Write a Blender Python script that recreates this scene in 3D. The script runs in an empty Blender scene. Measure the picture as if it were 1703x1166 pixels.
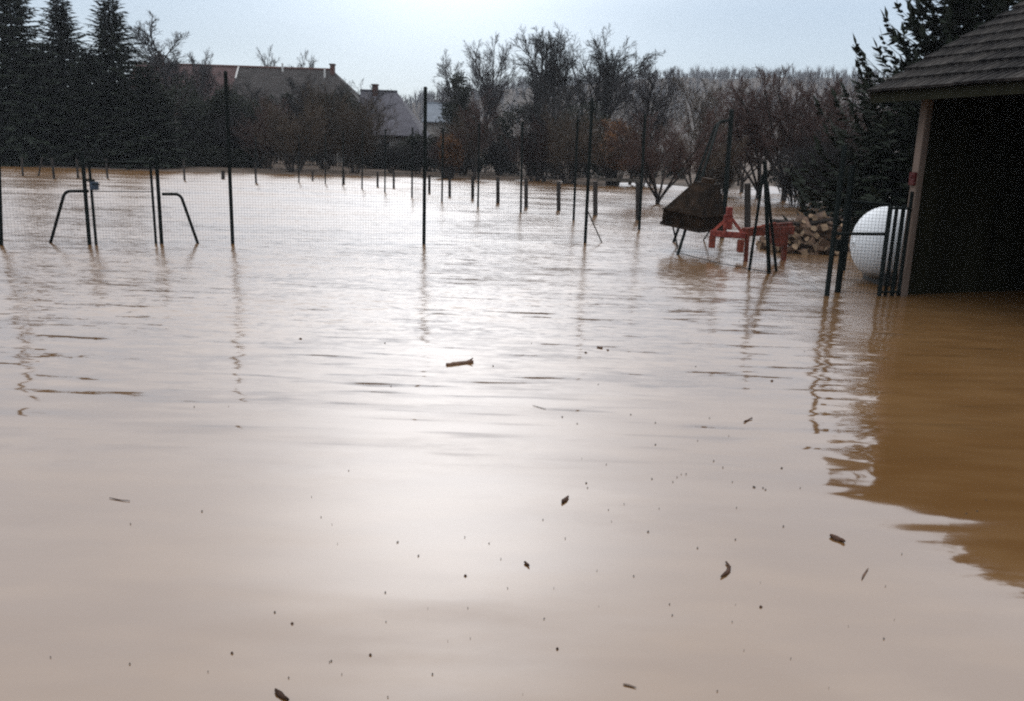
import bpy, math, random
from mathutils import Vector, Matrix, noise

# ---------------------------------------------------------------- camera
SC = bpy.context.scene
W, H, F = 1703.0, 1166.0, 1420.0            # photograph size and focal length in its pixels
CAM_H = 1.7
PITCH = math.atan(321.0 / F)
ROLL = math.radians(1.9)
fw = Vector((0, math.cos(PITCH), -math.sin(PITCH)))
r0 = Vector((1, 0, 0)); u0 = Vector((0, math.sin(PITCH), math.cos(PITCH)))
rt = r0 * math.cos(ROLL) + u0 * math.sin(ROLL)
up = u0 * math.cos(ROLL) - r0 * math.sin(ROLL)
CAM = Vector((0, 0, CAM_H))
cd = bpy.data.cameras.new('camera'); cam = bpy.data.objects.new('camera', cd)
SC.collection.objects.link(cam); SC.camera = cam
cd.sensor_width = 36; cd.lens = 36 * F / W; cd.clip_start = 0.05; cd.clip_end = 3000
M = Matrix((rt, up, -fw)).transposed().to_4x4(); M.translation = CAM
cam.matrix_world = M

# ---------------------------------------------------------------- sky and sun (overcast, sun veiled ahead)
SUN_EL, SUN_AZ = math.radians(23.8), math.radians(-5)      # azimuth from +Y towards +X
world = bpy.data.worlds.new('World'); SC.world = world; world.use_nodes = True
nt = world.node_tree; nt.nodes.clear()
def N(t, kind, **kw):
    n = t.nodes.new(kind)
    for k, v in kw.items():
        if k.startswith('i_'): n.inputs[k[2:].replace('_', ' ')].default_value = v
        else: setattr(n, k, v)
    return n
def math_(t, op, a, b=None, c=None, clamp=False):
    n = t.nodes.new('ShaderNodeMath'); n.operation = op; n.use_clamp = clamp
    for i, v in enumerate((a, b, c)):
        if v is None: continue
        if isinstance(v, (int, float)): n.inputs[i].default_value = v
        else: t.links.new(v, n.inputs[i])
    return n.outputs[0]
def maprange(t, v, a, b, c, d, smooth=True):
    n = t.nodes.new('ShaderNodeMapRange'); n.interpolation_type = 'SMOOTHSTEP' if smooth else 'LINEAR'
    t.links.new(v, n.inputs[0])
    for i, x in enumerate((a, b, c, d)): n.inputs[i + 1].default_value = x
    return n.outputs[0]
tc = N(nt, 'ShaderNodeTexCoord'); sp = N(nt, 'ShaderNodeSeparateXYZ'); nt.links.new(tc.outputs['Generated'], sp.inputs[0])
zz = math_(nt, 'MAXIMUM', sp.outputs[2], 0.0)
lum = math_(nt, 'ADD', maprange(nt, zz, 0.13, 0.52, 0.55, 1.25), math_(nt, 'MULTIPLY', zz, 0.2))           # overcast: brighter towards the zenith
tint = N(nt, 'ShaderNodeValToRGB')
e = tint.color_ramp.elements
e[0].position = 0.0; e[0].color = (0.92, 1.05, 1.13, 1)
e[1].position = 1.0; e[1].color = (1.0, 0.99, 0.97, 1)
x = e.new(0.07); x.color = (0.84, 0.96, 1.07, 1)
x = e.new(0.16); x.color = (0.72, 0.86, 1.02, 1)
x = e.new(0.32); x.color = (0.95, 0.985, 1.03, 1)
nt.links.new(zz, tint.inputs[0])
cl = N(nt, 'ShaderNodeTexNoise'); cl.inputs['Scale'].default_value = 3.0; cl.inputs['Detail'].default_value = 4
mp = N(nt, 'ShaderNodeMapping'); mp.inputs['Scale'].default_value = (1, 1, 4)
nt.links.new(tc.outputs['Generated'], mp.inputs[0]); nt.links.new(mp.outputs[0], cl.inputs[0])
cv = maprange(nt, cl.outputs[0], 0.3, 0.7, 0.95, 1.05)
lum2 = math_(nt, 'MULTIPLY', lum, cv)
vm = N(nt, 'ShaderNodeVectorMath', operation='SCALE'); nt.links.new(tint.outputs[0], vm.inputs[0]); nt.links.new(lum2, vm.inputs['Scale'])
sky = N(nt, 'ShaderNodeTexSky', sky_type='NISHITA', sun_disc=False)
sky.sun_elevation = SUN_EL; sky.sun_rotation = SUN_AZ; sky.dust_density = 0.4; sky.air_density = 1.0
bg1 = N(nt, 'ShaderNodeBackground'); bg1.inputs[1].default_value = 1.0; nt.links.new(vm.outputs[0], bg1.inputs[0])
bg2 = N(nt, 'ShaderNodeBackground'); bg2.inputs[1].default_value = 0.014; nv_ = N(nt, 'ShaderNodeVectorMath', operation='MULTIPLY'); nv_.inputs[1].default_value = (.84, .95, 1.12); nt.links.new(sky.outputs[0], nv_.inputs[0]); nt.links.new(nv_.outputs[0], bg2.inputs[0])
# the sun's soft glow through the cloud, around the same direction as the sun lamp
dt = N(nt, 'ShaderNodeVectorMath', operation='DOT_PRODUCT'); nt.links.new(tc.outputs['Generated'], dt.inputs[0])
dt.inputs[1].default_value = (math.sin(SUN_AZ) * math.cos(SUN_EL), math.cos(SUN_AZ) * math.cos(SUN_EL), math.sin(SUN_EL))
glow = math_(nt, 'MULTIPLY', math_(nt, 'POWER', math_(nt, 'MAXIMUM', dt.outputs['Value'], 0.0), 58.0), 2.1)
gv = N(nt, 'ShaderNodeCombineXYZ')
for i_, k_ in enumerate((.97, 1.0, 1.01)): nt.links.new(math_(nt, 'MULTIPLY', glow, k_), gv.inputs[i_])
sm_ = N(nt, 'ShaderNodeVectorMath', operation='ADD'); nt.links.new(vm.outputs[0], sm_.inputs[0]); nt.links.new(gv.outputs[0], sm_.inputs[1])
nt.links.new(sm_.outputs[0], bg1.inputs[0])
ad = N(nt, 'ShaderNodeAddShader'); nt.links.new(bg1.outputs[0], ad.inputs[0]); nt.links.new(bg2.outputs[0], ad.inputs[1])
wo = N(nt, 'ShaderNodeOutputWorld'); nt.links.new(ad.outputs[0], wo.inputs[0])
ld = bpy.data.lights.new('sun', 'SUN'); ld.energy = 0.5; ld.angle = math.radians(110); ld.color = (1.0, 0.96, 0.9)
sun = bpy.data.objects.new('sun', ld); SC.collection.objects.link(sun)
sdir = Vector((math.sin(SUN_AZ) * math.cos(SUN_EL), math.cos(SUN_AZ) * math.cos(SUN_EL), math.sin(SUN_EL)))
sun.rotation_euler = sdir.to_track_quat('Z', 'Y').to_euler()
SC.view_settings.view_transform = 'Standard'; SC.view_settings.look = 'None'
SC.view_settings.exposure = 0.18; SC.view_settings.gamma = 1.0
SC.cycles.use_denoising = False
SC.cycles.filter_width = 2.15
SC.cycles.max_bounces = 6; SC.cycles.transparent_max_bounces = 8; SC.cycles.caustics_reflective = False

# ---------------------------------------------------------------- photograph -> place
def ray(px, py):
    return (fw + rt * ((px - W / 2) / F) + up * (-(py - H / 2) / F))
def gnd(px, py, z=0.0):
    d = ray(px, py); t = (z - CAM_H) / d.z
    return CAM + d * t
def at(px, py, Y):
    d = ray(px, py); return CAM + d * (Y / d.y)

# ---------------------------------------------------------------- materials
def mat(name, col, rough=0.8, var=0.25, scale=4.0, col2=None, metal=0.0, bump=0.0, detail=4, stretch=None, spec=0.3):
    m = bpy.data.materials.new(name); m.use_nodes = True
    t = m.node_tree; b = t.nodes['Principled BSDF']
    b.inputs['Roughness'].default_value = rough; b.inputs['Metallic'].default_value = metal
    b.inputs['Specular IOR Level'].default_value = spec
    co = N(t, 'ShaderNodeTexCoord'); mpn = N(t, 'ShaderNodeMapping')
    if stretch: mpn.inputs['Scale'].default_value = stretch
    t.links.new(co.outputs['Object'], mpn.inputs[0])
    nz = N(t, 'ShaderNodeTexNoise'); nz.inputs['Scale'].default_value = scale; nz.inputs['Detail'].default_value = detail
    t.links.new(mpn.outputs[0], nz.inputs[0])
    oi = N(t, 'ShaderNodeObjectInfo')
    f = math_(t, 'MULTIPLY_ADD', oi.outputs['Random'], 0.35, math_(t, 'SUBTRACT', nz.outputs[0], 0.17))
    cr = N(t, 'ShaderNodeValToRGB'); e = cr.color_ramp.elements
    c2 = col2 or tuple(c * (1 + var) for c in col)
    c1 = tuple(c * (1 - var) for c in col)
    e[0].position = 0.28; e[0].color = (*c1, 1); e[1].position = 0.75; e[1].color = (*c2, 1)
    t.links.new(f, cr.inputs[0]); t.links.new(cr.outputs[0], b.inputs['Base Color'])
    if bump:
        bp = N(t, 'ShaderNodeBump'); bp.inputs['Strength'].default_value = bump; bp.inputs['Distance'].default_value = 0.02
        t.links.new(nz.outputs[0], bp.inputs['Height']); t.links.new(bp.outputs[0], b.inputs['Normal'])
    return m
MT = dict(
    post=mat('green_black_paint', (0.007, 0.010, 0.010), 0.75, 0.3, 8, spec=.08),
    wire=mat('fence_wire', (0.015, 0.018, 0.02), 0.8, 0.2, 8, spec=.05),
    wood=mat('weathered_wood', (0.085, 0.075, 0.065), 0.9, 0.4, 6, stretch=(1, 1, .2), bump=.4),
    stake=mat('wet_stake_wood', (0.03, 0.026, 0.024), 0.9, 0.4, 6, stretch=(1, 1, .2)),
    cornerpost=mat('grey_timber', (0.135, 0.10, 0.082), 0.85, 0.3, 8, stretch=(1, 1, .15), bump=.3),
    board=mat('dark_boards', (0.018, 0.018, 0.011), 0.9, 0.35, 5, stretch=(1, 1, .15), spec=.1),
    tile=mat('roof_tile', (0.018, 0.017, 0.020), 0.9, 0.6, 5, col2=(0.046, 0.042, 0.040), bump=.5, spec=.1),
    red=mat('red_paint', (0.27, 0.046, 0.036), 0.75, 0.55, 14, col2=(.36, .085, .06)),
    redbox=mat('dull_red_paint', (0.09, 0.014, 0.014), 0.6, 0.3, 9),
    rust=mat('rusty_red_metal', (0.13, 0.030, 0.018), 0.8, 0.5, 10),
    hopper=mat('rusty_brown_steel', (0.016, 0.011, 0.008), 0.85, 0.5, 5, col2=(.036, .022, .014), spec=.1),
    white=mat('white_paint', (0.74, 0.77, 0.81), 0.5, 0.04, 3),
    grime=mat('tank_foot', (0.05, 0.05, 0.05), 0.8, 0.3, 5),
    bark=mat('grey_bark', (0.035, 0.030, 0.028), 0.95, 0.4, 3, spec=.1),
    twig_grey=mat('grey_twig', (0.050, 0.046, 0.050), 0.95, 0.3, .5, spec=.1),
    twig_dark=mat('dark_twig', (0.028, 0.027, 0.028), 0.95, 0.3, .5, spec=.1),
    twig_red=mat('red_brown_twig', (0.064, 0.042, 0.038), 0.95, 0.35, .5, spec=.1),
    twig_brown=mat('brown_twig', (0.062, 0.047, 0.036), 0.95, 0.35, .5, spec=.1),
    twig_orange=mat('rust_leaf', (0.115, 0.058, 0.030), 0.95, 0.4, .6, spec=.1),
    spruce=mat('spruce_needles', (0.014, 0.019, 0.013), 0.9, 0.45, .9, spec=.15),
    hedge=mat('hedge_leaves', (0.017, 0.020, 0.015), 0.9, 0.5, .7, spec=.15),
    ivy=mat('dull_green_leaves', (0.030, 0.034, 0.020), 0.9, 0.4, 1, spec=.15),
    roof_red=mat('red_clay_roof', (0.060, 0.036, 0.036), 0.9, 0.3, 1.5),
    roof_dark=mat('brown_clay_roof', (0.034, 0.030, 0.030), 0.9, 0.35, 1.5),
    roof_grey=mat('slate_roof', (0.078, 0.076, 0.092), 0.9, 0.2, 1.5),
    roof_pale=mat('pale_metal_roof', (0.13, 0.15, 0.18), 0.8, 0.15, 1.5),
    brick=mat('chimney_brick', (0.075, 0.036, 0.030), 0.9, 0.3, 4),
    render=mat('house_render', (0.22, 0.21, 0.20), 0.9, 0.2, 1),
    pane=mat('window_glass', (0.02, 0.022, 0.025), 0.15, 0.2, 1, spec=.5),
    trim=mat('white_flashing', (0.45, 0.45, 0.45), 0.7, 0.1, 3),
    log=mat('log_bark', (0.10, 0.062, 0.042), 0.9, 0.5, 9),
    logend=mat('cut_wood', (0.25, 0.175, 0.115), 0.85, 0.35, 6),
    leaf=mat('dead_leaf', (0.050, 0.026, 0.017), 0.8, 0.5, 60, spec=.15),
    stick=mat('floating_stick_bark', (0.10, 0.055, 0.035), 0.7, 0.5, 18),
    speck=mat('debris_speck', (0.05, 0.042, 0.038), 0.8, 0.3, 10),
    blue=mat('blue_lock_paint', (0.022, 0.034, 0.055), 0.5, 0.2, 10),
    hill=mat('hill_wood_floor', (0.075, 0.065, 0.06), 1, 0.3, .05, spec=0),
    hilltwig=mat('hill_twigs', (0.070, 0.066, 0.074), 1, 0.25, .1, spec=0),
)
def tank_paint():
    m = MT['white']; t = m.node_tree; b = t.nodes['Principled BSDF']; src = b.inputs['Base Color'].links[0].from_socket
    co = N(t, 'ShaderNodeTexCoord'); sp_ = N(t, 'ShaderNodeSeparateXYZ'); t.links.new(co.outputs['Object'], sp_.inputs[0])
    nz = N(t, 'ShaderNodeTexNoise'); nz.inputs['Scale'].default_value = 5; nz.inputs['Detail'].default_value = 6; t.links.new(co.outputs['Object'], nz.inputs[0])
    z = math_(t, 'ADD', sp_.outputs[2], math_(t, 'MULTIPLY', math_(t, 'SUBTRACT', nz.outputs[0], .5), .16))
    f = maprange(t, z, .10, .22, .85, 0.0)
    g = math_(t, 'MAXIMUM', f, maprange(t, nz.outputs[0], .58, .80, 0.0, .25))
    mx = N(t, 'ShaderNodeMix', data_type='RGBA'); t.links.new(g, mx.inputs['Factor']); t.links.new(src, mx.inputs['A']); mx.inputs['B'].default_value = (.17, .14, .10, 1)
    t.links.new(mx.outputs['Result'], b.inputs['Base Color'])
tank_paint()
# muddy ground: dead grass and leaf litter
MT['ground'] = mat('wet_winter_ground', (0.075, 0.058, 0.040), 0.95, 0.5, 0.6, col2=(0.13, 0.095, 0.075), bump=.5, detail=8)

# muddy flood water: opaque brown body under a clear reflecting skin, slopes from layered ripples
def water_material():
    m = bpy.data.materials.new('muddy_flood_water'); m.use_nodes = True
    t = m.node_tree; t.nodes.clear(); L = t.links.new
    co = N(t, 'ShaderNodeTexCoord'); P = co.outputs['Object']
    sep = N(t, 'ShaderNodeSeparateXYZ'); L(P, sep.inputs[0]); X, Y = sep.outputs[0], sep.outputs[1]
    def slope(scale, sx, sy, rot=0.0, detail=2.0, off=0.0, rough=.5):
        mp = N(t, 'ShaderNodeMapping'); mp.inputs['Scale'].default_value = (sx, sy, 1)
        mp.inputs['Rotation'].default_value = (0, 0, rot); mp.inputs['Location'].default_value = (off, off * .7, off)
        L(P, mp.inputs[0])
        nz = N(t, 'ShaderNodeTexNoise'); nz.inputs['Scale'].default_value = scale; nz.inputs['Detail'].default_value = detail
        nz.inputs['Roughness'].default_value = rough
        L(mp.outputs[0], nz.inputs[0])
        s = N(t, 'ShaderNodeSeparateColor'); L(nz.outputs['Color'], s.inputs[0])
        return math_(t, 'SUBTRACT', s.outputs[0], .5), math_(t, 'SUBTRACT', s.outputs[1], .5)
    def patch(scale, a, b, lo, hi, off, sy=1.0):
        mp = N(t, 'ShaderNodeMapping'); mp.inputs['Location'].default_value = (off, off, off); mp.inputs['Scale'].default_value = (1, sy, 1); L(P, mp.inputs[0])
        nz = N(t, 'ShaderNodeTexNoise'); nz.inputs['Scale'].default_value = scale; nz.inputs['Detail'].default_value = 2; L(mp.outputs[0], nz.inputs[0])
        return maprange(t, nz.outputs[0], a, b, lo, hi)
    # slow swell everywhere
    ax, ay = slope(1.7, .40, 1.3, .22, 1.5, 3.1)
    a_amp = maprange(t, Y, 2.0, 9.0, .085, .085)
    dx, dy = slope(4.6, .22, 1.15, -.04, 1.5, 47.0)
    d_amp = math_(t, 'MULTIPLY', maprange(t, Y, 2.4, 7.0, .050, .16), patch(.45, .35, .65, .5, 1.1, 53.0, 1.5))
    # long fine crests, mostly across the middle distance
    bx, by = slope(8.0, .15, 1.0, .05, 1.5, 7.7)
    b_mask = math_(t, 'MULTIPLY', maprange(t, Y, 4.0, 6.0, 0.0, 1.0), patch(.5, .33, .52, .25, 1.0, 11.0, 1.8))
    b_sharp = math_(t, 'SUBTRACT', math_(t, 'POWER', math_(t, 'MAXIMUM', math_(t, 'MULTIPLY', math_(t, 'SUBTRACT', by, .05), 3.0), 0.0), 1.3), .05)
    # wind chop further out
    cx, cy = slope(8.0, .45, 1.2, -.1, 3.0, 19.0, .6)
    c_amp = math_(t, 'MULTIPLY', maprange(t, Y, 4.4, 10.0, 0.0, 1.0), patch(.22, .35, .65, .6, 1.15, 4.0, 2.0))
    left = maprange(t, X, -4.0, 3.0, 1.25, 0.8)
    c_amp = math_(t, 'MULTIPLY', c_amp, left)
    fx, fy = slope(15.0, .5, 1.1, .1, 2.0, 61.0)
    f_amp = math_(t, 'MULTIPLY', maprange(t, Y, 1.8, 5.0, .012, .05), patch(.7, .4, .62, .1, 1.0, 71.0, 1.6))
    def mul(a, b): return math_(t, 'MULTIPLY', a, b)
    def add(a, b): return math_(t, 'ADD', a, b)
    sx = add(mul(fx, f_amp), add(add(add(mul(ax, mul(a_amp, .8)), mul(dx, mul(d_amp, .5))), mul(bx, mul(b_mask, .03))), mul(cx, mul(c_amp, .14))))
    c_face = math_(t, 'MULTIPLY_ADD', math_(t, 'ABSOLUTE', cy), -.85, math_(t, 'ADD', maprange(t, Y, 10, 40, -.012, -.10), maprange(t, Y, 38, 60, 0.0, -.09)))      # waves run this way: their steep faces lean towards -Y
    sy = add(mul(fy, f_amp), add(add(add(mul(ay, a_amp), mul(dy, d_amp)), mul(b_sharp, mul(b_mask, .25))), mul(c_face, c_amp)))
    cmb = N(t, 'ShaderNodeCombineXYZ'); L(sx, cmb.inputs[0]); L(sy, cmb.inputs[1]); cmb.inputs[2].default_value = 1
    nrm = N(t, 'ShaderNodeVectorMath', operation='NORMALIZE'); L(cmb.outputs[0], nrm.inputs[0])
    # silt colour, with slow drifting swirls of paler silt
    sw = math_(t, 'ADD', math_(t, 'MULTIPLY', patch(.35, .3, .7, 0, 1, 31.0, 1.6), .5), math_(t, 'MULTIPLY', patch(1.6, .35, .7, 0, 1, 83.0, 3.2), .5))
    mix = N(t, 'ShaderNodeMix', data_type='RGBA'); L(sw, mix.inputs['Factor'])
    mix.inputs['A'].default_value = (0.112, 0.057, 0.021, 1); mix.inputs['B'].default_value = (0.150, 0.084, 0.036, 1)
    df = N(t, 'ShaderNodeBsdfDiffuse'); L(mix.outputs['Result'], df.inputs[0])
    gl = N(t, 'ShaderNodeBsdfGlossy'); L(maprange(t, Y, 4.0, 13.0, .045, .17), gl.inputs['Roughness']); gl.inputs[0].default_value = (.99, .985, 1.0, 1)
    L(nrm.outputs[0], gl.inputs['Normal'])
    fr = N(t, 'ShaderNodeFresnel'); fr.inputs['IOR'].default_value = 1.95; L(nrm.outputs[0], fr.inputs['Normal'])
    fac = math_(t, 'MINIMUM', fr.outputs[0], 0.92)
    mx = N(t, 'ShaderNodeMixShader'); L(fac, mx.inputs[0]); L(df.outputs[0], mx.inputs[1]); L(gl.outputs[0], mx.inputs[2])
    out = N(t, 'ShaderNodeOutputMaterial'); L(mx.outputs[0], out.inputs[0])
    return m
MT['water'] = water_material()

# ---------------------------------------------------------------- mesh helpers
COL = SC.collection
class MB:
    def __init__(s): s.v = []; s.f = []; s.mi = []
    def face(s, idx, m=0): s.f.append(tuple(idx)); s.mi.append(m)
    def ring(s, c, t, r, n, ph=0.0):
        t = t.normalized(); a = Vector((0, 0, 1)) if abs(t.z) < .9 else Vector((1, 0, 0))
        x = t.cross(a).normalized(); y = t.cross(x)
        b = len(s.v)
        for k in range(n):
            q = ph + 2 * math.pi * k / n
            p = c + x * (r * math.cos(q)) + y * (r * math.sin(q)); s.v.append((p.x, p.y, p.z))
        return b
    def seg(s, p, q, r, r2, n=3):
        d = q - p
        if d.length < 1e-6: return
        a = s.ring(p, d, r, n); b = s.ring(q, d, r2, n)
        for k in range(n):
            s.face((a + k, a + (k + 1) % n, b + (k + 1) % n, b + k))
    def tube(s, pts, r, n=8, cap=True):
        pts = [Vector(p) for p in pts]; rr = r if isinstance(r, (list, tuple)) else [r] * len(pts)
        rings = []
        ref = None
        for i, p in enumerate(pts):
            t = (pts[min(i + 1, len(pts) - 1)] - pts[max(i - 1, 0)]).normalized()
            if ref is None:
                a = Vector((0, 0, 1)) if abs(t.z) < .9 else Vector((1, 0, 0)); ref = t.cross(a).normalized()
            xx = (ref - t * ref.dot(t)).normalized(); yy = t.cross(xx); ref = xx
            b = len(s.v)
            for k in range(n):
                q = 2 * math.pi * k / n
                c = p + xx * (rr[i] * math.cos(q)) + yy * (rr[i] * math.sin(q)); s.v.append((c.x, c.y, c.z))
            rings.append(b)
        for a, b in zip(rings, rings[1:]):
            for k in range(n): s.face((a + k, a + (k + 1) % n, b + (k + 1) % n, b + k))
        if cap:
            s.face([rings[0] + k for k in reversed(range(n))]); s.face([rings[-1] + k for k in range(n)])
        return s
    def box(s, c, sx, sy, sz, X=Vector((1, 0, 0)), Y=Vector((0, 1, 0)), Z=Vector((0, 0, 1)), taper=1.0, m=0):
        c = Vector(c); b = len(s.v)
        for k in (-1, 1):
            q = taper if k > 0 else 1
            for i, j in ((-1, -1), (1, -1), (1, 1), (-1, 1)):
                p = c + X * (i * sx / 2 * q) + Y * (j * sy / 2 * q) + Z * (k * sz / 2); s.v.append((p.x, p.y, p.z))
        for q in ((3, 2, 1, 0), (4, 5, 6, 7), (0, 1, 5, 4), (1, 2, 6, 5), (2, 3, 7, 6), (3, 0, 4, 7)): s.face([b + i for i in q], m)
        return s
    def beam(s, p, q, w, h):
        p = Vector(p); q = Vector(q); d = q - p; Y = d.normalized()
        a = Vector((0, 0, 1)) if abs(Y.z) < .95 else Vector((1, 0, 0))
        X = Y.cross(a).normalized(); Z = X.cross(Y)
        return s.box((p + q) / 2, w, d.length, h, X, Y, Z)
    def poly(s, pts, m=0):
        b = len(s.v); s.v += [tuple(p) for p in pts]; s.face(range(b, b + len(pts)), m)
    def mesh(s, name, mats, smooth=False):
        me = bpy.data.meshes.new(name); me.from_pydata(s.v, [], s.f)
        for m in (mats if isinstance(mats, (list, tuple)) else [mats]): me.materials.append(MT[m])
        if any(s.mi): me.polygons.foreach_set('material_index', s.mi)
        if smooth: me.polygons.foreach_set('use_smooth', [True] * len(me.polygons))
        me.update(); return me
    def build(s, name, mats, parent=None, smooth=False, bevel=0.0):
        return link(name, s.mesh(name, mats, smooth), parent, bevel)
def link(name, me, parent=None, bevel=0.0):
    o = bpy.data.objects.new(name, me); COL.objects.link(o)
    if parent is not None:
        o.parent = parent; o.matrix_parent_inverse = Matrix.Translation(-parent.location) if parent.get('_abs') else Matrix()
    if bevel:
        b = o.modifiers.new('bevel', 'BEVEL'); b.width = bevel; b.segments = 2; b.limit_method = 'ANGLE'
    return o
def tag(o, label=None, cat=None, group=None, kind=None):
    if label: o['label'] = label
    if cat: o['category'] = cat
    if group: o['group'] = group
    if kind: o['kind'] = kind
    return o
def thing(name, loc, label, cat, group=None, absolute=True):
    """An Empty at the thing's base; absolute: its parts are built in world coordinates."""
    o = bpy.data.objects.new(name, None); COL.objects.link(o); o.location = Vector(loc); o.empty_display_size = .2
    if absolute: o['_abs'] = 1
    return tag(o, label, cat, group)

# ---------------------------------------------------------------- terrain
def sstep(a, b, x):
    t = min(1, max(0, (x - a) / (b - a))); return t * t * (3 - 2 * t)
def shore(x):
    return 58 + 9 * sstep(-25, 0, x) + 22 * sstep(-2, 22, x)
def ground_h(x, y):
    t = y - shore(x)
    z = -0.6 + 0.5 * sstep(-30, 2, t) + 0.35 * sstep(-1, 6, t) + max(0, t - 4) * 0.012
    g = sstep(2, 7, x) * (1 - sstep(34, 48, x)) * sstep(20, 27, y) * (1 - sstep(80, 100, y))
    if g > 0:
        n = noise.noise(Vector((x * .16, y * .10, 2.2))) + .5 * noise.noise(Vector((x * .5, y * .33, 7.2)))
        z += g * (0.34 + 0.40 * n) * (1 if z < 0 else .4)
    return z
def terrain():
    b = MB(); ys = []; y = -12.0
    while y < 880:
        ys.append(y); y += max(.7, abs(y) * .03)
    xs = [i * .9 for i in range(-50, 51)]
    k = 50 * .9
    while k < 740:
        k *= 1.12; xs = [-k] + xs + [k]
    for y in ys:
        for x in xs:
            X = x
            z = ground_h(X, y)
            b.v.append((X, y, min(z, 6)))
    n = len(xs)
    for j in range(len(ys) - 1):
        for i in range(n - 1): b.face((j * n + i, j * n + i + 1, (j + 1) * n + i + 1, (j + 1) * n + i))
    tag(b.build('ground', 'ground', smooth=True), kind='structure')
    w = MB(); w.poly([(-800, -12, 0), (800, -12, 0), (800, 300, 0), (-800, 300, 0)])
    tag(w.build('flood_water', 'water'), kind='structure')
terrain()

# wooded hill far off to the right
def hill_h(x, y):
    cx = (x - 150) / 260.0; cy = (y - 560) / 170.0
    return 3 + 52 * math.exp(-(abs(cx) ** 2.6)) * math.exp(-cy * cy) * (1 + .16 * noise.noise(Vector((x * .012, y * .012, 0))) + .05 * noise.noise(Vector((x * .04, y * .04, 4))))
def hill():
    b = MB(); nx, ny = 60, 24
    for j in range(ny + 1):
        for i in range(nx + 1):
            x = -350 + 1100 * i / nx; y = 340 + 460 * j / ny
            e = min(1, j / 3) * min(1, (ny - j) / 3) * min(1, i / 3, (nx - i) / 3)
            b.v.append((x, y, -2 + (hill_h(x, y) + 2) * e))
    n = nx + 1
    for j in range(ny):
        for i in range(nx): b.face((j * n + i, j * n + i + 1, (j + 1) * n + i + 1, (j + 1) * n + i))
    tag(b.build('hill', 'hill', smooth=True), kind='structure')
    R = random.Random(5); w = MB()
    for k in range(4200):
        y = 370 + 205 * R.random() ** .8; x = R.uniform(-120, 480)
        z = hill_h(x, y); h = R.choice((1, 1, 1, 1.35)) * R.uniform(4, 8)
        base = Vector((x, y, z - .5))
        for q in range(20):
            a = R.uniform(0, 6.28); s = R.uniform(.1, .7); f = R.uniform(.1, .5)
            p = base + Vector((0, 0, h * f)); d = Vector((math.cos(a) * s, math.sin(a) * s, 1)).normalized()
            w.seg(p, p + d * h * R.uniform(.25, .5), .07, .03)
        w.seg(base, base + Vector((0, 0, h * .7)), .14, .06)
    tag(w.build('hillside_wood', 'hilltwig'), 'bare grey wood covering the distant hill', 'wood', kind='stuff')
hill()

# ---------------------------------------------------------------- trees
def grow(R, segs, p, d, L, r, lv, P):
    """Recursive branch; segs gets (p, q, r0, r1, level)."""
    n = P['n'][lv]; step = L / n; pts = [(p.copy(), d.copy(), r)]
    for i in range(n):
        d = (d + Vector((R.gauss(0, 1), R.gauss(0, 1), R.gauss(0, 1))) * P['wob'][lv] + Vector((0, 0, P['trop'][lv]))).normalized()
        q = p + d * step; r1 = max(P['rmin'], r * (1 - (.75 if lv else .7) / n))
        segs.append((p, q, r, r1, lv)); p, r = q, r1; pts.append((p.copy(), d.copy(), r))
    if lv + 1 >= P['levels']: return
    for k in range(P['kids'][lv]):
        f = P['start'][lv] + (1 - P['start'][lv]) * (k + R.random()) / P['kids'][lv]
        i = min(n - 1, int(f * n)); g = f * n - i
        a, da, ra = pts[i]; b, db, rb = pts[i + 1]
        pos = a.lerp(b, g); axis = da.orthogonal().normalized(); axis.rotate(Matrix.Rotation(R.uniform(0, 6.283), 3, da))
        ang = math.radians(P['ang'][lv]) * R.uniform(.6, 1.25)
        nd = (da * math.cos(ang) + axis * math.sin(ang)).normalized()
        LL = L * P['len'][lv] * R.uniform(.65, 1.15) * (1.15 - .55 * f)
        grow(R, segs, pos, nd, LL, max(P['rmin'], min(ra * .7, LL * P['thick'])), lv + 1, P)
BASE = dict(levels=5, n=(7, 5, 4, 3, 2), wob=(.07, .13, .16, .2, .2), trop=(.05, .07, .05, .02, .0), kids=(11, 7, 6, 4, 0), start=(.25, .2, .15, .1),
            ang=(42, 42, 42, 45), len=(.50, .52, .5, .55), thick=.022, rmin=.016)
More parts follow.
